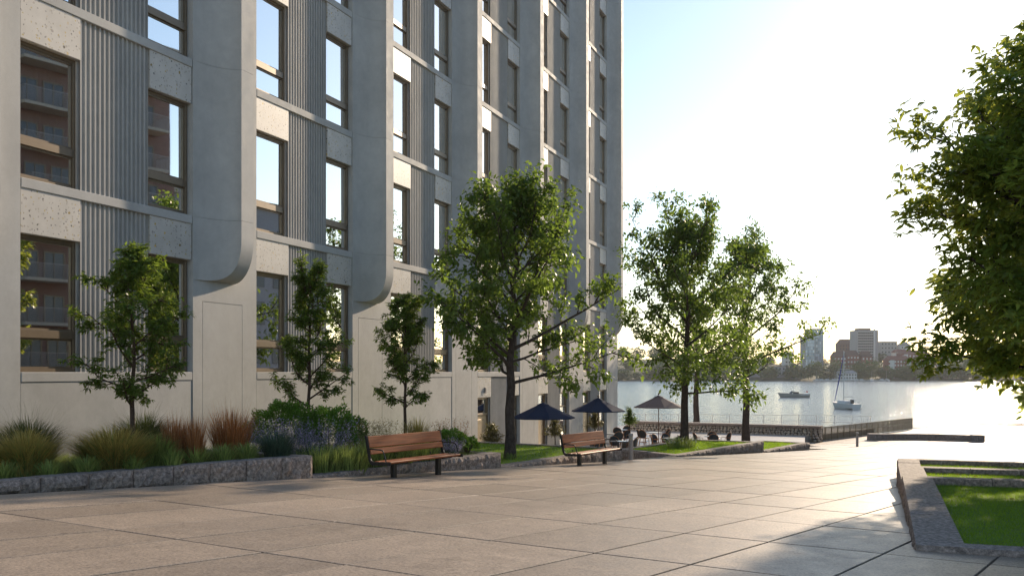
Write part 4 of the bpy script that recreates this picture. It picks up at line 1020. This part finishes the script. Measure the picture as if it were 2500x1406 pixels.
def potted(loc, H, rc, hc, label, seed, round_pot, olive=True):
    e = tag(empty('potted_tree', loc), label, 'potted tree', 'potted trees on the terrace'); r = np.random.default_rng(seed)
    if round_pot: MB().lathe([(0.20,0.0),(0.36,0.16),(0.42,0.36),(0.38,0.56),(0.33,0.60),(0.30,0.585),(0.30,0.55),(0.0,0.55)], 22).build('pot', M['pot'], e, smooth=50); pz = 0.55
    else: MB().lathe([(0.20,0.0),(0.27,0.48),(0.28,0.50),(0.25,0.50),(0.24,0.45),(0.0,0.45)], 20).build('pot', M['pot'], e, smooth=50); pz = 0.45
    tz = H-hc*0.92; m = MB(); m.tube([(0,0,pz-.03),(0.02,0.01,(pz+tz)/2),(0,0,tz+hc*.25)], [.032,.027,.02], 7); P_ = []; D_ = []
    for k in range(34):
        a = k*2.4; t = (k+.5)/34; z0 = tz*0.96+hc*0.55*t*t; el = 0.35+0.9*t+r.normal(0, .15); L = rc*(1.0-0.35*t)*r.uniform(.75, 1.25)
        d = Vector((math.cos(a)*math.cos(el), math.sin(a)*math.cos(el), math.sin(el))); p0 = Vector((0, 0, z0)); p1 = p0+d*L
        m.tube([p0, (p0+p1)/2+Vector((0,0,.03)), p1], [.008,.006,.003], 4, False)
        for q in range(16): u = r.uniform(.2, 1.08); P_.append((p0+d*L*u)[:]); D_.append(d[:])
    m.build('trunk', M['bark_young'], e)
    P_ = np.repeat(np.array(P_), 3, 0); D_ = np.repeat(np.array(D_), 3, 0)
    link('crown', np_mesh('crown', *leaf_cloud(P_+r.normal(0, .045, P_.shape), D_*.8+r.normal(0, .6, D_.shape), .11, .3, seed, .1, 0.0), M['leaf_olive'] if olive else M['leaf']), None, e)
potted((-0.83, 40.0, TZ), 2.25, 0.46, 0.95, 'bushy olive tree in a pot beside the first bronze door', 81, False)
potted((1.95, 44.8, TZ), 2.25, 0.48, 1.0, 'bushy olive tree in a pot behind the left parasol', 83, False)
potted((4.25, 50.6, TZ), 2.3, 0.46, 1.0, 'bushy olive tree in a pot behind the middle parasol', 87, False)
potted((6.05, 50.6, TZ), 2.55, 0.38, 1.05, 'slim dark potted tree in a round bowl pot near the bollard', 89, True, False)

# ------------------------------------------------------------------ low stone wall, railings, curved seat wall
wl = tag(empty('stone_wall', (20.3, 64.55, TZ-0.4)), 'low rubble stone wall with a rough coping at the end of the terrace', 'wall')
wa = np.array((20.3, 64.55)); wb = np.array((8.25, 71.4)); wd = wb-wa; WL = np.linalg.norm(wd); wl.rotation_euler = (0, 0, math.atan2(wd[1], wd[0]))
MB().box((0, -0.55, 0), (WL, -0.05, 0.88)).build('wall_core', M['joint'], wl)
st = []; r = np.random.default_rng(5)
M['rubble'] = granite('rubble_stone', (0.52, 0.46, 0.41), 0.4)
ico = bmesh.new(); bmesh.ops.create_icosphere(ico, subdivisions=1, radius=1); IV = np.array([v.co[:] for v in ico.verts]); IF = np.array([[v.index for v in f.verts] for f in ico.faces]); ico.free()
parts = []
for row_ in range(5):
    x = r.uniform(-.1, 0)
    while x < WL:
        w = r.uniform(.15, .34); h = .19*r.uniform(.85, 1.15); V = IV*np.array([w*.54, .07, h*.56])*r.uniform(.86, 1.1, (len(IV), 1)); th = r.uniform(-.3, .3)
        V = V@np.array([[math.cos(th), 0, math.sin(th)], [0, 1, 0], [-math.sin(th), 0, math.cos(th)]])
        parts.append((V+np.array([x+w/2, -0.03+r.uniform(-.015, .015), .09+row_*.175+r.uniform(-.025, .025)]), IF)); x += w*.97
parts = [(V*np.array([1, 1, 1])+np.array([0, 0.0, 0]), F) for V, F in parts]
tag(link('rubble_stones', np_mesh('rubble_stones', *join(parts), M['rubble']), None, wl), kind='stuff')
for i in range(9):
    a, b = WL*i/9, WL*(i+1)/9; me = block_mesh(b-a, 0.72, 0.86, 1.06, 700+i, 0.03)
    o = link('coping_stone', me, None, wl, (b, 0.08, 0)); o.rotation_euler = (0, 0, R(180))
def railing(a, b, z, H, spacing, bar, name, mat, label, post=0.03, barw=0.008, rails=(0.06, 0.5, 1.0), backs=None):
    a = np.array(a); b = np.array(b); d = b-a; L = np.linalg.norm(d); e = tag(empty(name, (a[0], a[1], z), math.atan2(d[1], d[0])), label, 'railing'); n = round(L/spacing)
    pme = MB().box((-post/2, -post/2, 0), (post/2, post/2, H+0.02)).mesh('post', mat)
    for i in range(n+1): link('post', pme, None, e, (L*i/n, 0, 0))
    for f in rails: MB().box((0, -0.02, H*f-0.012), (L, 0.015, H*f+0.012)).build('rail', mat, e)
    w = L/n; bm_ = MB()
    k = int(w/bar)
    for j in range(1, k): bm_.box((j*w/k-barw, -barw, 0.04*H), (j*w/k+barw, barw, H*0.99))
    me = bm_.mesh('bar_panel', mat)
    for i in range(n): link('bar_panel', me, None, e, (L*i/n, 0, 0))
    return e
railing((5.4, 77.6), (26.6, 73.0), TZ-0.05, 1.0, 1.3, 0.14, 'quay_railing', M['white_paint'], 'thin white railing along the quay above the low stone wall', 0.05, 0.006)
M['brown_metal'] = plain('brown_metal', (0.20, 0.16, 0.11), 0.5, 0.3)
railing((19.75, 64.75), (32.3, 79.35), QUAY, 0.92, 1.05, 0.115, 'metal_fence', M['brown_metal'], 'brown metal bar fence running out along the quay edge', 0.05, 0.014, (0.06, 0.55, 1.0))
cs = tag(empty('seat_wall', (0, 0, 0)), 'low curved granite seat wall out on the open square', 'seat wall')
c0 = np.array((24.6, 66.8)); c1 = np.array((31.0, 65.4)); cp = []
for i in range(10):
    t = i/9; q = c0+(c1-c0)*t; q = q+np.array((0.2, 1.0))*(1.0*math.sin(t*math.pi)*0.9); cp.append(q)
for i in range(9): kerb_run(cs, cp[i]-(cp[i+1]-cp[i])*0.012, cp[i+1]+(cp[i+1]-cp[i])*0.012, 0.5, QUAY-0.3, QUAY+0.40, 0.72, 0.015)
for q in (c0, c1):
    MB().bbox((-0.36, -0.42, -0.2), (0.36, 0.36, 0.44), 0.02).build('end_block', M['granite_top'], cs, (q[0], q[1]+0.1, QUAY), R(-8))

# ------------------------------------------------------------------ the far shore
def far_hill():
    nx, ny = 90, 26; vs = []; fs = []; r = np.random.default_rng(9); ph = r.uniform(0, 6.28, 8)
    for j in range(ny+1):
        for i in range(nx+1):
            x = -500+1700*i/nx; y = 703+620*(j/ny)**1.3; d = max(0, y-715)
            top = 15+7*math.sin(x*0.011+1.1)+3*math.sin(x*0.031+ph[1]) + 6*math.exp(-((x-330)/90)**2)
            h = top*(1-math.exp(-(d/95)**1.3)) + 0.7*math.sin(x*.09+y*.05)*min(1, d/40)
            vs.append((x, y, -5.6 if j == 0 else -3.9+h))
    for j in range(ny):
        for i in range(nx): a = j*(nx+1)+i; fs.append((a, a+1, a+nx+2, a+nx+1))
    m = MB().add(vs, fs); return tag(m.build('hill', plain('hill_ground', (0.075, 0.085, 0.04), 0.95, 0, 0.4, 0.05), smooth=True), kind='structure')
far_hill()
M['far_leaf'] = leaf_mat('far_foliage', (0.045,0.085,0.024), (0.095,0.15,0.04), (0.10,0.14,0.02), 0.15, 0.8)
def far_crown(seed, n=1100, size=0.95):
    r = np.random.default_rng(seed); d = r.normal(0, 1, (n, 3)); d /= np.linalg.norm(d, axis=1)[:, None]
    c = r.normal(0, .33, (9, 3)); k = r.integers(0, 9, n); P_ = c[k]+d*r.uniform(.38, .62, n)[:, None]; P_[:, 2] *= 0.9
    return leaf_cloud(P_*6.0+np.array([0, 0, 7.0]), d, size, .8, seed, .15, .1)
protos = [far_crown(300+i) for i in range(6)]
rf = np.random.default_rng(77); wood_parts = []
def hz(x, y):
    d = max(0, y-715); top = 15+7*math.sin(x*0.011+1.1)+6*math.exp(-((x-330)/90)**2); return -3.9+top*(1-math.exp(-(d/95)**1.3))
for i in range(260):
    back = i % 3; x = rf.uniform(40, 640); y = (rf.uniform(706, 722), rf.uniform(722, 790), rf.uniform(790, 900))[back]
    if 216 < x*760/y < 262 and back == 1 and y > 735: continue
    s = rf.uniform(.6, 1.15)*(1.05 if back == 0 else 1.0); a = rf.uniform(0, 6.28); V, F = protos[i % 6]
    Rm = np.array([[math.cos(a), -math.sin(a), 0], [math.sin(a), math.cos(a), 0], [0, 0, 1]]).T
    V = (V@Rm)*np.array([s*1.1, s*1.1, s*rf.uniform(.75, 1.1)])+np.array([x, y, hz(x, y)-1.5*s]); wood_parts.append((V, F))
tag(link('far_woodland', np_mesh('far_woodland', *join(wood_parts), M['far_leaf'])), 'hazy dark green woodland covering the far shore', 'woodland', kind='stuff')
def far_tree(x, y, s, i, lab):
    e = tag(empty('far_tree', (x, y, hz(x, y)-0.5)), lab, 'tree', 'big trees on the far shore'); e.scale = (s*1.15, s*1.15, s)
    V, F = protos[i]; link('crown', np_mesh('crown', V, F, M['far_leaf']), None, e)
    MB().tube([(0,0,0),(0.1,0,3),(0,0.1,6.5)], [.5,.4,.25], 7).build('trunk', M['bark'], e)
far_tree(219, 707, 1.1, 0, 'broad dark tree on the far shore in front of the glass towers')
far_tree(232, 709, 1.15, 1, 'rounded dark tree on the far shore right of the glass towers')
far_tree(262, 722, 1.2, 2, 'rounded green tree on the far shore below the grey tower')
far_tree(274, 712, 0.8, 3, 'smaller tree on the far shore left of the red apartment house')
far_tree(290, 708, 0.75, 4, 'bushy tree at the water below the red apartment house')
M['far_grey'] = plain('far_grey', (0.36, 0.34, 0.33), 0.8); M['far_white'] = plain('far_white', (0.62, 0.60, 0.57), 0.7); M['far_red'] = plain('far_red_brick', (0.27, 0.10, 0.07), 0.85)
M['far_roof'] = plain('far_tile_roof', (0.24, 0.085, 0.055), 0.8); M['far_brown'] = plain('far_brown', (0.14, 0.075, 0.055), 0.85)
M['far_dark'] = plain('far_window', (0.05, 0.055, 0.06), 0.25)
def curtain_wall():
    t = NT('curtain_wall'); gi = t.n('ShaderNodeNewGeometry')
    c = t.ramp(gi.outputs['Random Per Island'], [(0, (0.16,0.25,0.30)), (0.5, (0.36,0.47,0.53)), (1, (0.62,0.70,0.73))])
    t.principled(c, 0.25, spec=0.8); return t.m
M['far_glass'] = curtain_wall()
def slab_glazing(m, x0, x1, z0, z1, y, nx, nz):
    for i in range(nx):
        for j in range(nz):
            a, b = x0+(x1-x0)*i/nx, x0+(x1-x0)*(i+1)/nx; c, d = z0+(z1-z0)*j/nz, z0+(z1-z0)*(j+1)/nz
            m.box((a+.08, y-.12, c+.25), (b-.08, y+.02, d-.1))
gt = tag(empty('glass_tower', (0, 0, 0)), 'pair of pale blue glass tower blocks on the far shore', 'tower')
for (x0, x1, y0, z1, nx, nz) in ((226.5, 234.2, 760, 29.0, 5, 11), (233.0, 244.0, 770, 35.5, 7, 14)):
    MB().box((x0, y0, -1), (x1, y0+13, z1)).build('tower_block', M['far_grey'], gt)
    m = MB(); slab_glazing(m, x0+.5, x1-.3, 1.5, z1-.6, y0, nx, nz); tag(m.build('glazing', M['far_glass'], gt), kind='stuff')
ct = tag(empty('grey_tower', (0, 0, 0)), 'grey concrete tower block with rows of small windows on the far hill', 'tower')
MB().box((281, 800, 5), (298, 818, 35.6)).build('tower_block', M['far_grey'], ct); MB().box((294.2, 799.3, 5), (295.4, 800.1, 36.2)).build('white_strip', M['far_white'], ct)
MB().box((283, 803, 35.6), (293, 812, 37.2)).build('roof_house', M['far_brown'], ct)
wq = MB().box((-.65, -.15, -.6), (.65, .05, .6)).mesh('window', M['far_dark'])
for j in range(11):
    for i in range(8): link('window', wq, None, ct, (282.4+i*1.55, 800, 11.2+j*2.2))
def house(name, x, y, w, d, z0, z1, roof_h, wall, roof, label, cols=0, rows=0, cat='building', ridge='x', bays=()):
    e = tag(empty(name, (x, y, z0)), label, cat, 'buildings on the far shore'); h = z1-z0
    MB().box((0, 0, -6), (w, d, h)).build('wall', wall, e)
    if roof_h:
        o = .4
        if ridge == 'x': vs = [(-o,-o,h),(w+o,-o,h),(w+o,d+o,h),(-o,d+o,h),(w*.12,d/2,h+roof_h),(w*.88,d/2,h+roof_h)]; fs = [(0,1,5,4),(2,3,4,5),(1,2,5),(3,0,4),(3,2,1,0)]
        else: vs = [(-o,-o,h),(w+o,-o,h),(w+o,d+o,h),(-o,d+o,h),(w/2,-o,h+roof_h),(w/2,d+o,h+roof_h)]; fs = [(0,4,5,3),(1,2,5,4),(0,1,4),(2,3,5),(3,2,1,0)]
        MB().add(vs, fs).build('roof', roof, e)
    else: MB().box((-.3, -.3, h), (w+.3, d+.3, h+.5)).build('roof', roof, e)
    for a, b in bays: MB().box((a, -.9, -3), (b, .1, h-.2)).build('bay', M['far_white'], e)
    if cols:
        ww = min(1.1, w/cols*.5); hh = min(1.3, h/rows*.5); q = MB().box((-ww/2, -.12, -hh/2), (ww/2, .06, hh/2)).mesh('window', M['far_dark'] if wall is not M['far_red'] else M['far_white'])
        for i in range(cols):
            for j in range(rows): link('window', q, None, e, (w*(i+.5)/cols, -.02 if not any(a < w*(i+.5)/cols < b for a, b in bays) else -.92, h*(j+.5)/rows))
house('hill_house', 283, 850, 15, 10, 20, 25.5, 4.5, M['far_brown'], M['far_brown'], 'brown building with a tall roof on the far hilltop left of the grey tower', 6, 2)
house('office_block', 319, 850, 14, 10, 17, 27.5, 0, M['far_grey'], M['far_white'], 'flat-roofed grey office block right of the grey tower', 5, 3)
house('gable_house', 334, 845, 9, 10, 18, 24, 3.5, M['far_white'], M['far_grey'], 'pale gabled house on the far hilltop at right', 3, 2, ridge='y')
house('terrace_house', 278, 842, 16, 8, 14, 18.5, 0, M['far_white'], M['far_grey'], 'low pale flat building below the brown hilltop roof', 6, 1)
house('red_block', 243, 742, 9.5, 9, 1, 13, 4, M['far_red'], M['far_brown'], 'dark red brick block just right of the glass towers', 4, 4)
house('red_block', 253.5, 744, 9.5, 9, 1, 14, 4, M['far_red'], M['far_brown'], 'dark red brick block between two others below the grey tower', 4, 4)
house('red_block', 264, 742, 8, 9, 1, 13, 4.5, M['far_red'], M['far_brown'], 'dark red brick block directly below the grey tower', 3, 4)
house('red_apartments', 280, 732, 17.5, 10, 0, 10.5, 3.2, M['far_red'], M['far_roof'], 'red apartment house with pale bays, left of the pair', 8, 4, bays=((1.5, 4.5), (14, 16.5)))
house('red_apartments', 300, 734, 26, 10, 0, 10.5, 3.2, M['far_red'], M['far_roof'], 'longer red apartment house beside the maple, right of the pair', 11, 4, bays=((2, 5), (11, 14), (21, 24)))
house('red_apartments', 303, 765, 22, 10, 6, 15.5, 3.2, M['far_red'], M['far_roof'], 'red-roofed house higher up behind the apartment pair', 8, 3, bays=((2, 5),))
house('pale_block', 219.5, 790, 7, 10, 2, 17, 0, M['far_white'], M['far_grey'], 'pale block left of the glass towers', 3, 5)
house('long_shed', 150, 730, 56, 8, -1, 5.5, 0, M['far_grey'], M['far_brown'], 'long low grey building among the trees behind the tree row', 20, 2)
house('boathouse', 233, 704, 14, 7, -3.8, 0.6, 2.2, M['far_white'], M['far_grey'], 'white two-storey boathouse at the marina', 7, 2)
house('villa', 312, 800, 11, 9, 13, 17.5, 2.6, M['far_white'], M['far_roof'], 'pale villa on the slope above the red apartments', 4, 2)

# ------------------------------------------------------------------ boats
def hull_mesh(L, B, D, mat, name='hull', transom=0.8, sheer=0.25, rake=0.6):
    N, Q = 16, 9; vs = []; fs = []
    for i in range(N+1):
        t = i/N; x = -L/2+L*t; half = B/2*(transom+(1-transom)*math.sin(min(1, t/.5)*math.pi/2) if t < .5 else math.cos(((t-.5)/.5)**1.6*math.pi/2)**.8 if t < 1 else 0.01)
        dk = D*(1+sheer*t*t); kb = -0.35*D*(1-max(0, (t-.75)/.25)**2)
        for j in range(Q):
            a = (j/(Q-1)-.5)*2; s = 1 if a > 0 else -1; k = abs(a); y = s*half*(k**.45); z = kb+(dk-kb)*k**1.8
            vs.append((x+rake*t**4*(z/dk if z > 0 else 0), y, z))
    for i in range(N):
        for j in range(Q-1): a = i*Q+j; fs.append((a, a+Q, a+Q+1, a+1))
        fs.append((i*Q, i*Q+Q-1, (i+1)*Q+Q-1, (i+1)*Q))
    fs.append(tuple(range(Q)))
    return MB().add(vs, fs).mesh(name, mat)
M['boat_grey'] = plain('boat_beige', (0.38, 0.35, 0.31), 0.35); M['boat_dark'] = plain('boat_dark', (0.06, 0.055, 0.055), 0.4); M['blue_sail'] = plain('blue_cover', (0.02, 0.03, 0.25), 0.7)
mb = tag(empty('motorboat', (71.3, 248, -4.9), R(176)), 'beige open motorboat with a curved windscreen and a small red flag', 'boat')
link('hull', hull_mesh(7.2, 2.2, 0.95, M['boat_grey']), None, mb); MB().box((-3.4, -1.0, 0.62), (-1.2, 1.0, 1.0)).build('aft_deck', M['far_white'], mb)
MB().tube([(-3.55,0,0.5),(3.3,0,0.62)], .05, 5).build('rub_rail', M['boat_dark'], mb)
ws = MB(); vs = []
for i in range(9): a = -1.2+2.4*i/8; vs += [(0.6+0.9*math.cos(a), 0.85*math.sin(a), 1.0), (0.1+0.7*math.cos(a), 0.7*math.sin(a), 1.6)]
ws.add(vs, [(2*i, 2*i+2, 2*i+3, 2*i+1) for i in range(8)]).build('windscreen', M['far_dark'], mb)
MB().box((-0.9, -.8, 0.9), (0.3, .8, 1.42)).build('seats', M['boat_dark'], mb); MB().tube([(0.1,0,1.0),(0.0,0,2.0)], .04, 5).build('mast', M['far_white'], mb)
MB().box((-3.3, -.01, 1.3), (-2.85, .01, 1.6)).build('flag', plain('red_flag', (0.5,0.03,0.02), .7), mb); MB().tube([(-3.3,0,0.9),(-3.3,0,1.65)], .02, 5).build('flag_pole', M['far_white'], mb)
sb = tag(empty('sailboat', (58.0, 171, -4.9), R(99)), 'white sailing boat with bare mast and blue furled sail', 'boat')
link('hull', hull_mesh(7.6, 2.6, 0.95, M['far_white'], transom=.7), None, sb); MB().bbox((-1.6,-.8,.85),(1.6,.8,1.45),.15).build('cabin', M['far_white'], sb)
MB().box((-3.7,-1.15,.1),(-2.2,1.15,.2)).build('boot_stripe', M['boat_dark'], sb)
MB().tube([(0.6,0,1.0),(0.55,0,10.1)], [.09,.06], 8).build('mast', M['far_white'], sb); MB().tube([(0.5,0,2.1),(-2.9,0,2.2)], .06, 6).build('boom', M['far_white'], sb)
MB().tube([(0.58,-1.1,6.9),(0.58,1.1,6.9)], .04, 5).build('spreader', M['far_white'], sb)
MB().tube([(3.9,0,1.2),(2.2,0,5.2),(0.7,0,9.3)], [.05,.10,.04], 6).build('furled_sail', M['blue_sail'], sb); MB().tube([(-3.7,0,1.0),(0.55,0,10.0)], .012, 4).build('backstay', M['boat_dark'], sb)
MB().bbox((-2.6,-.25,1.0),(-2.1,.25,1.7),.05).build('outboard_motor', M['boat_dark'], sb); MB().tube([(-3.6,-1.0,1.0),(-3.7,-1.0,1.7),(-3.7,1.0,1.7),(-3.6,1.0,1.0)], .025, 5).build('stern_rail', M['far_white'], sb)
hm = hull_mesh(6.5, 2.2, 0.8, M['far_white']); cb_ = MB().bbox((-1.2,-.7,.7),(1.2,.7,1.5),.1).mesh('cabin', M['far_white'])
for i in range(13):
    e = tag(empty('moored_boat', (214+i*4.1+random.uniform(-1, 1), 690+random.uniform(-4, 6), -4.9), random.uniform(0, 6.28)), 'small white boat moored in the far marina', 'boat', 'boats moored in the far marina')
    link('hull', hm, None, e); link('cabin', cb_, None, e)
    if i % 3 == 0: MB().tube([(0.4,0,1),(0.4,0,7.5)], .06, 5).build('mast', M['far_white'], e)

# put each thing's Empty at its own base
bpy.context.view_layer.update()
for o in list(COL.objects):
    if o.type == 'EMPTY' and o.parent is None and o.children and o.location.length < 1e-6:
        cs_ = []
        for c in o.children:
            w = [c.location + Vector(q) for q in c.bound_box] if c.rotation_euler.z == 0 else [c.location]
            cs_ += [Vector((q.x, q.y, q.z)) for q in w]
        b = Vector((sum(q.x for q in cs_)/len(cs_), sum(q.y for q in cs_)/len(cs_), min(q.z for q in cs_)))
        if o.name.startswith('granite_planter') or o.name.startswith('seat_wall'): b.z = g(b.x, b.y)
        o.location = b
        for c in o.children: c.location = c.location - b

# ------------------------------------------------------------------ the air
hz_ = NT('haze_air'); pv = hz_.n('ShaderNodeVolumePrincipled'); pv.inputs['Color'].default_value = (0.93, 0.94, 0.97, 1); pv.inputs['Density'].default_value = 0.00013; pv.inputs['Anisotropy'].default_value = 0.2
hz_.l(pv.outputs[0], hz_.out.inputs['Volume'])
air = MB().box((-1600, -400, -6.8), (1600, 2600, 52)).build('haze', hz_.m); tag(air, kind='stuff')
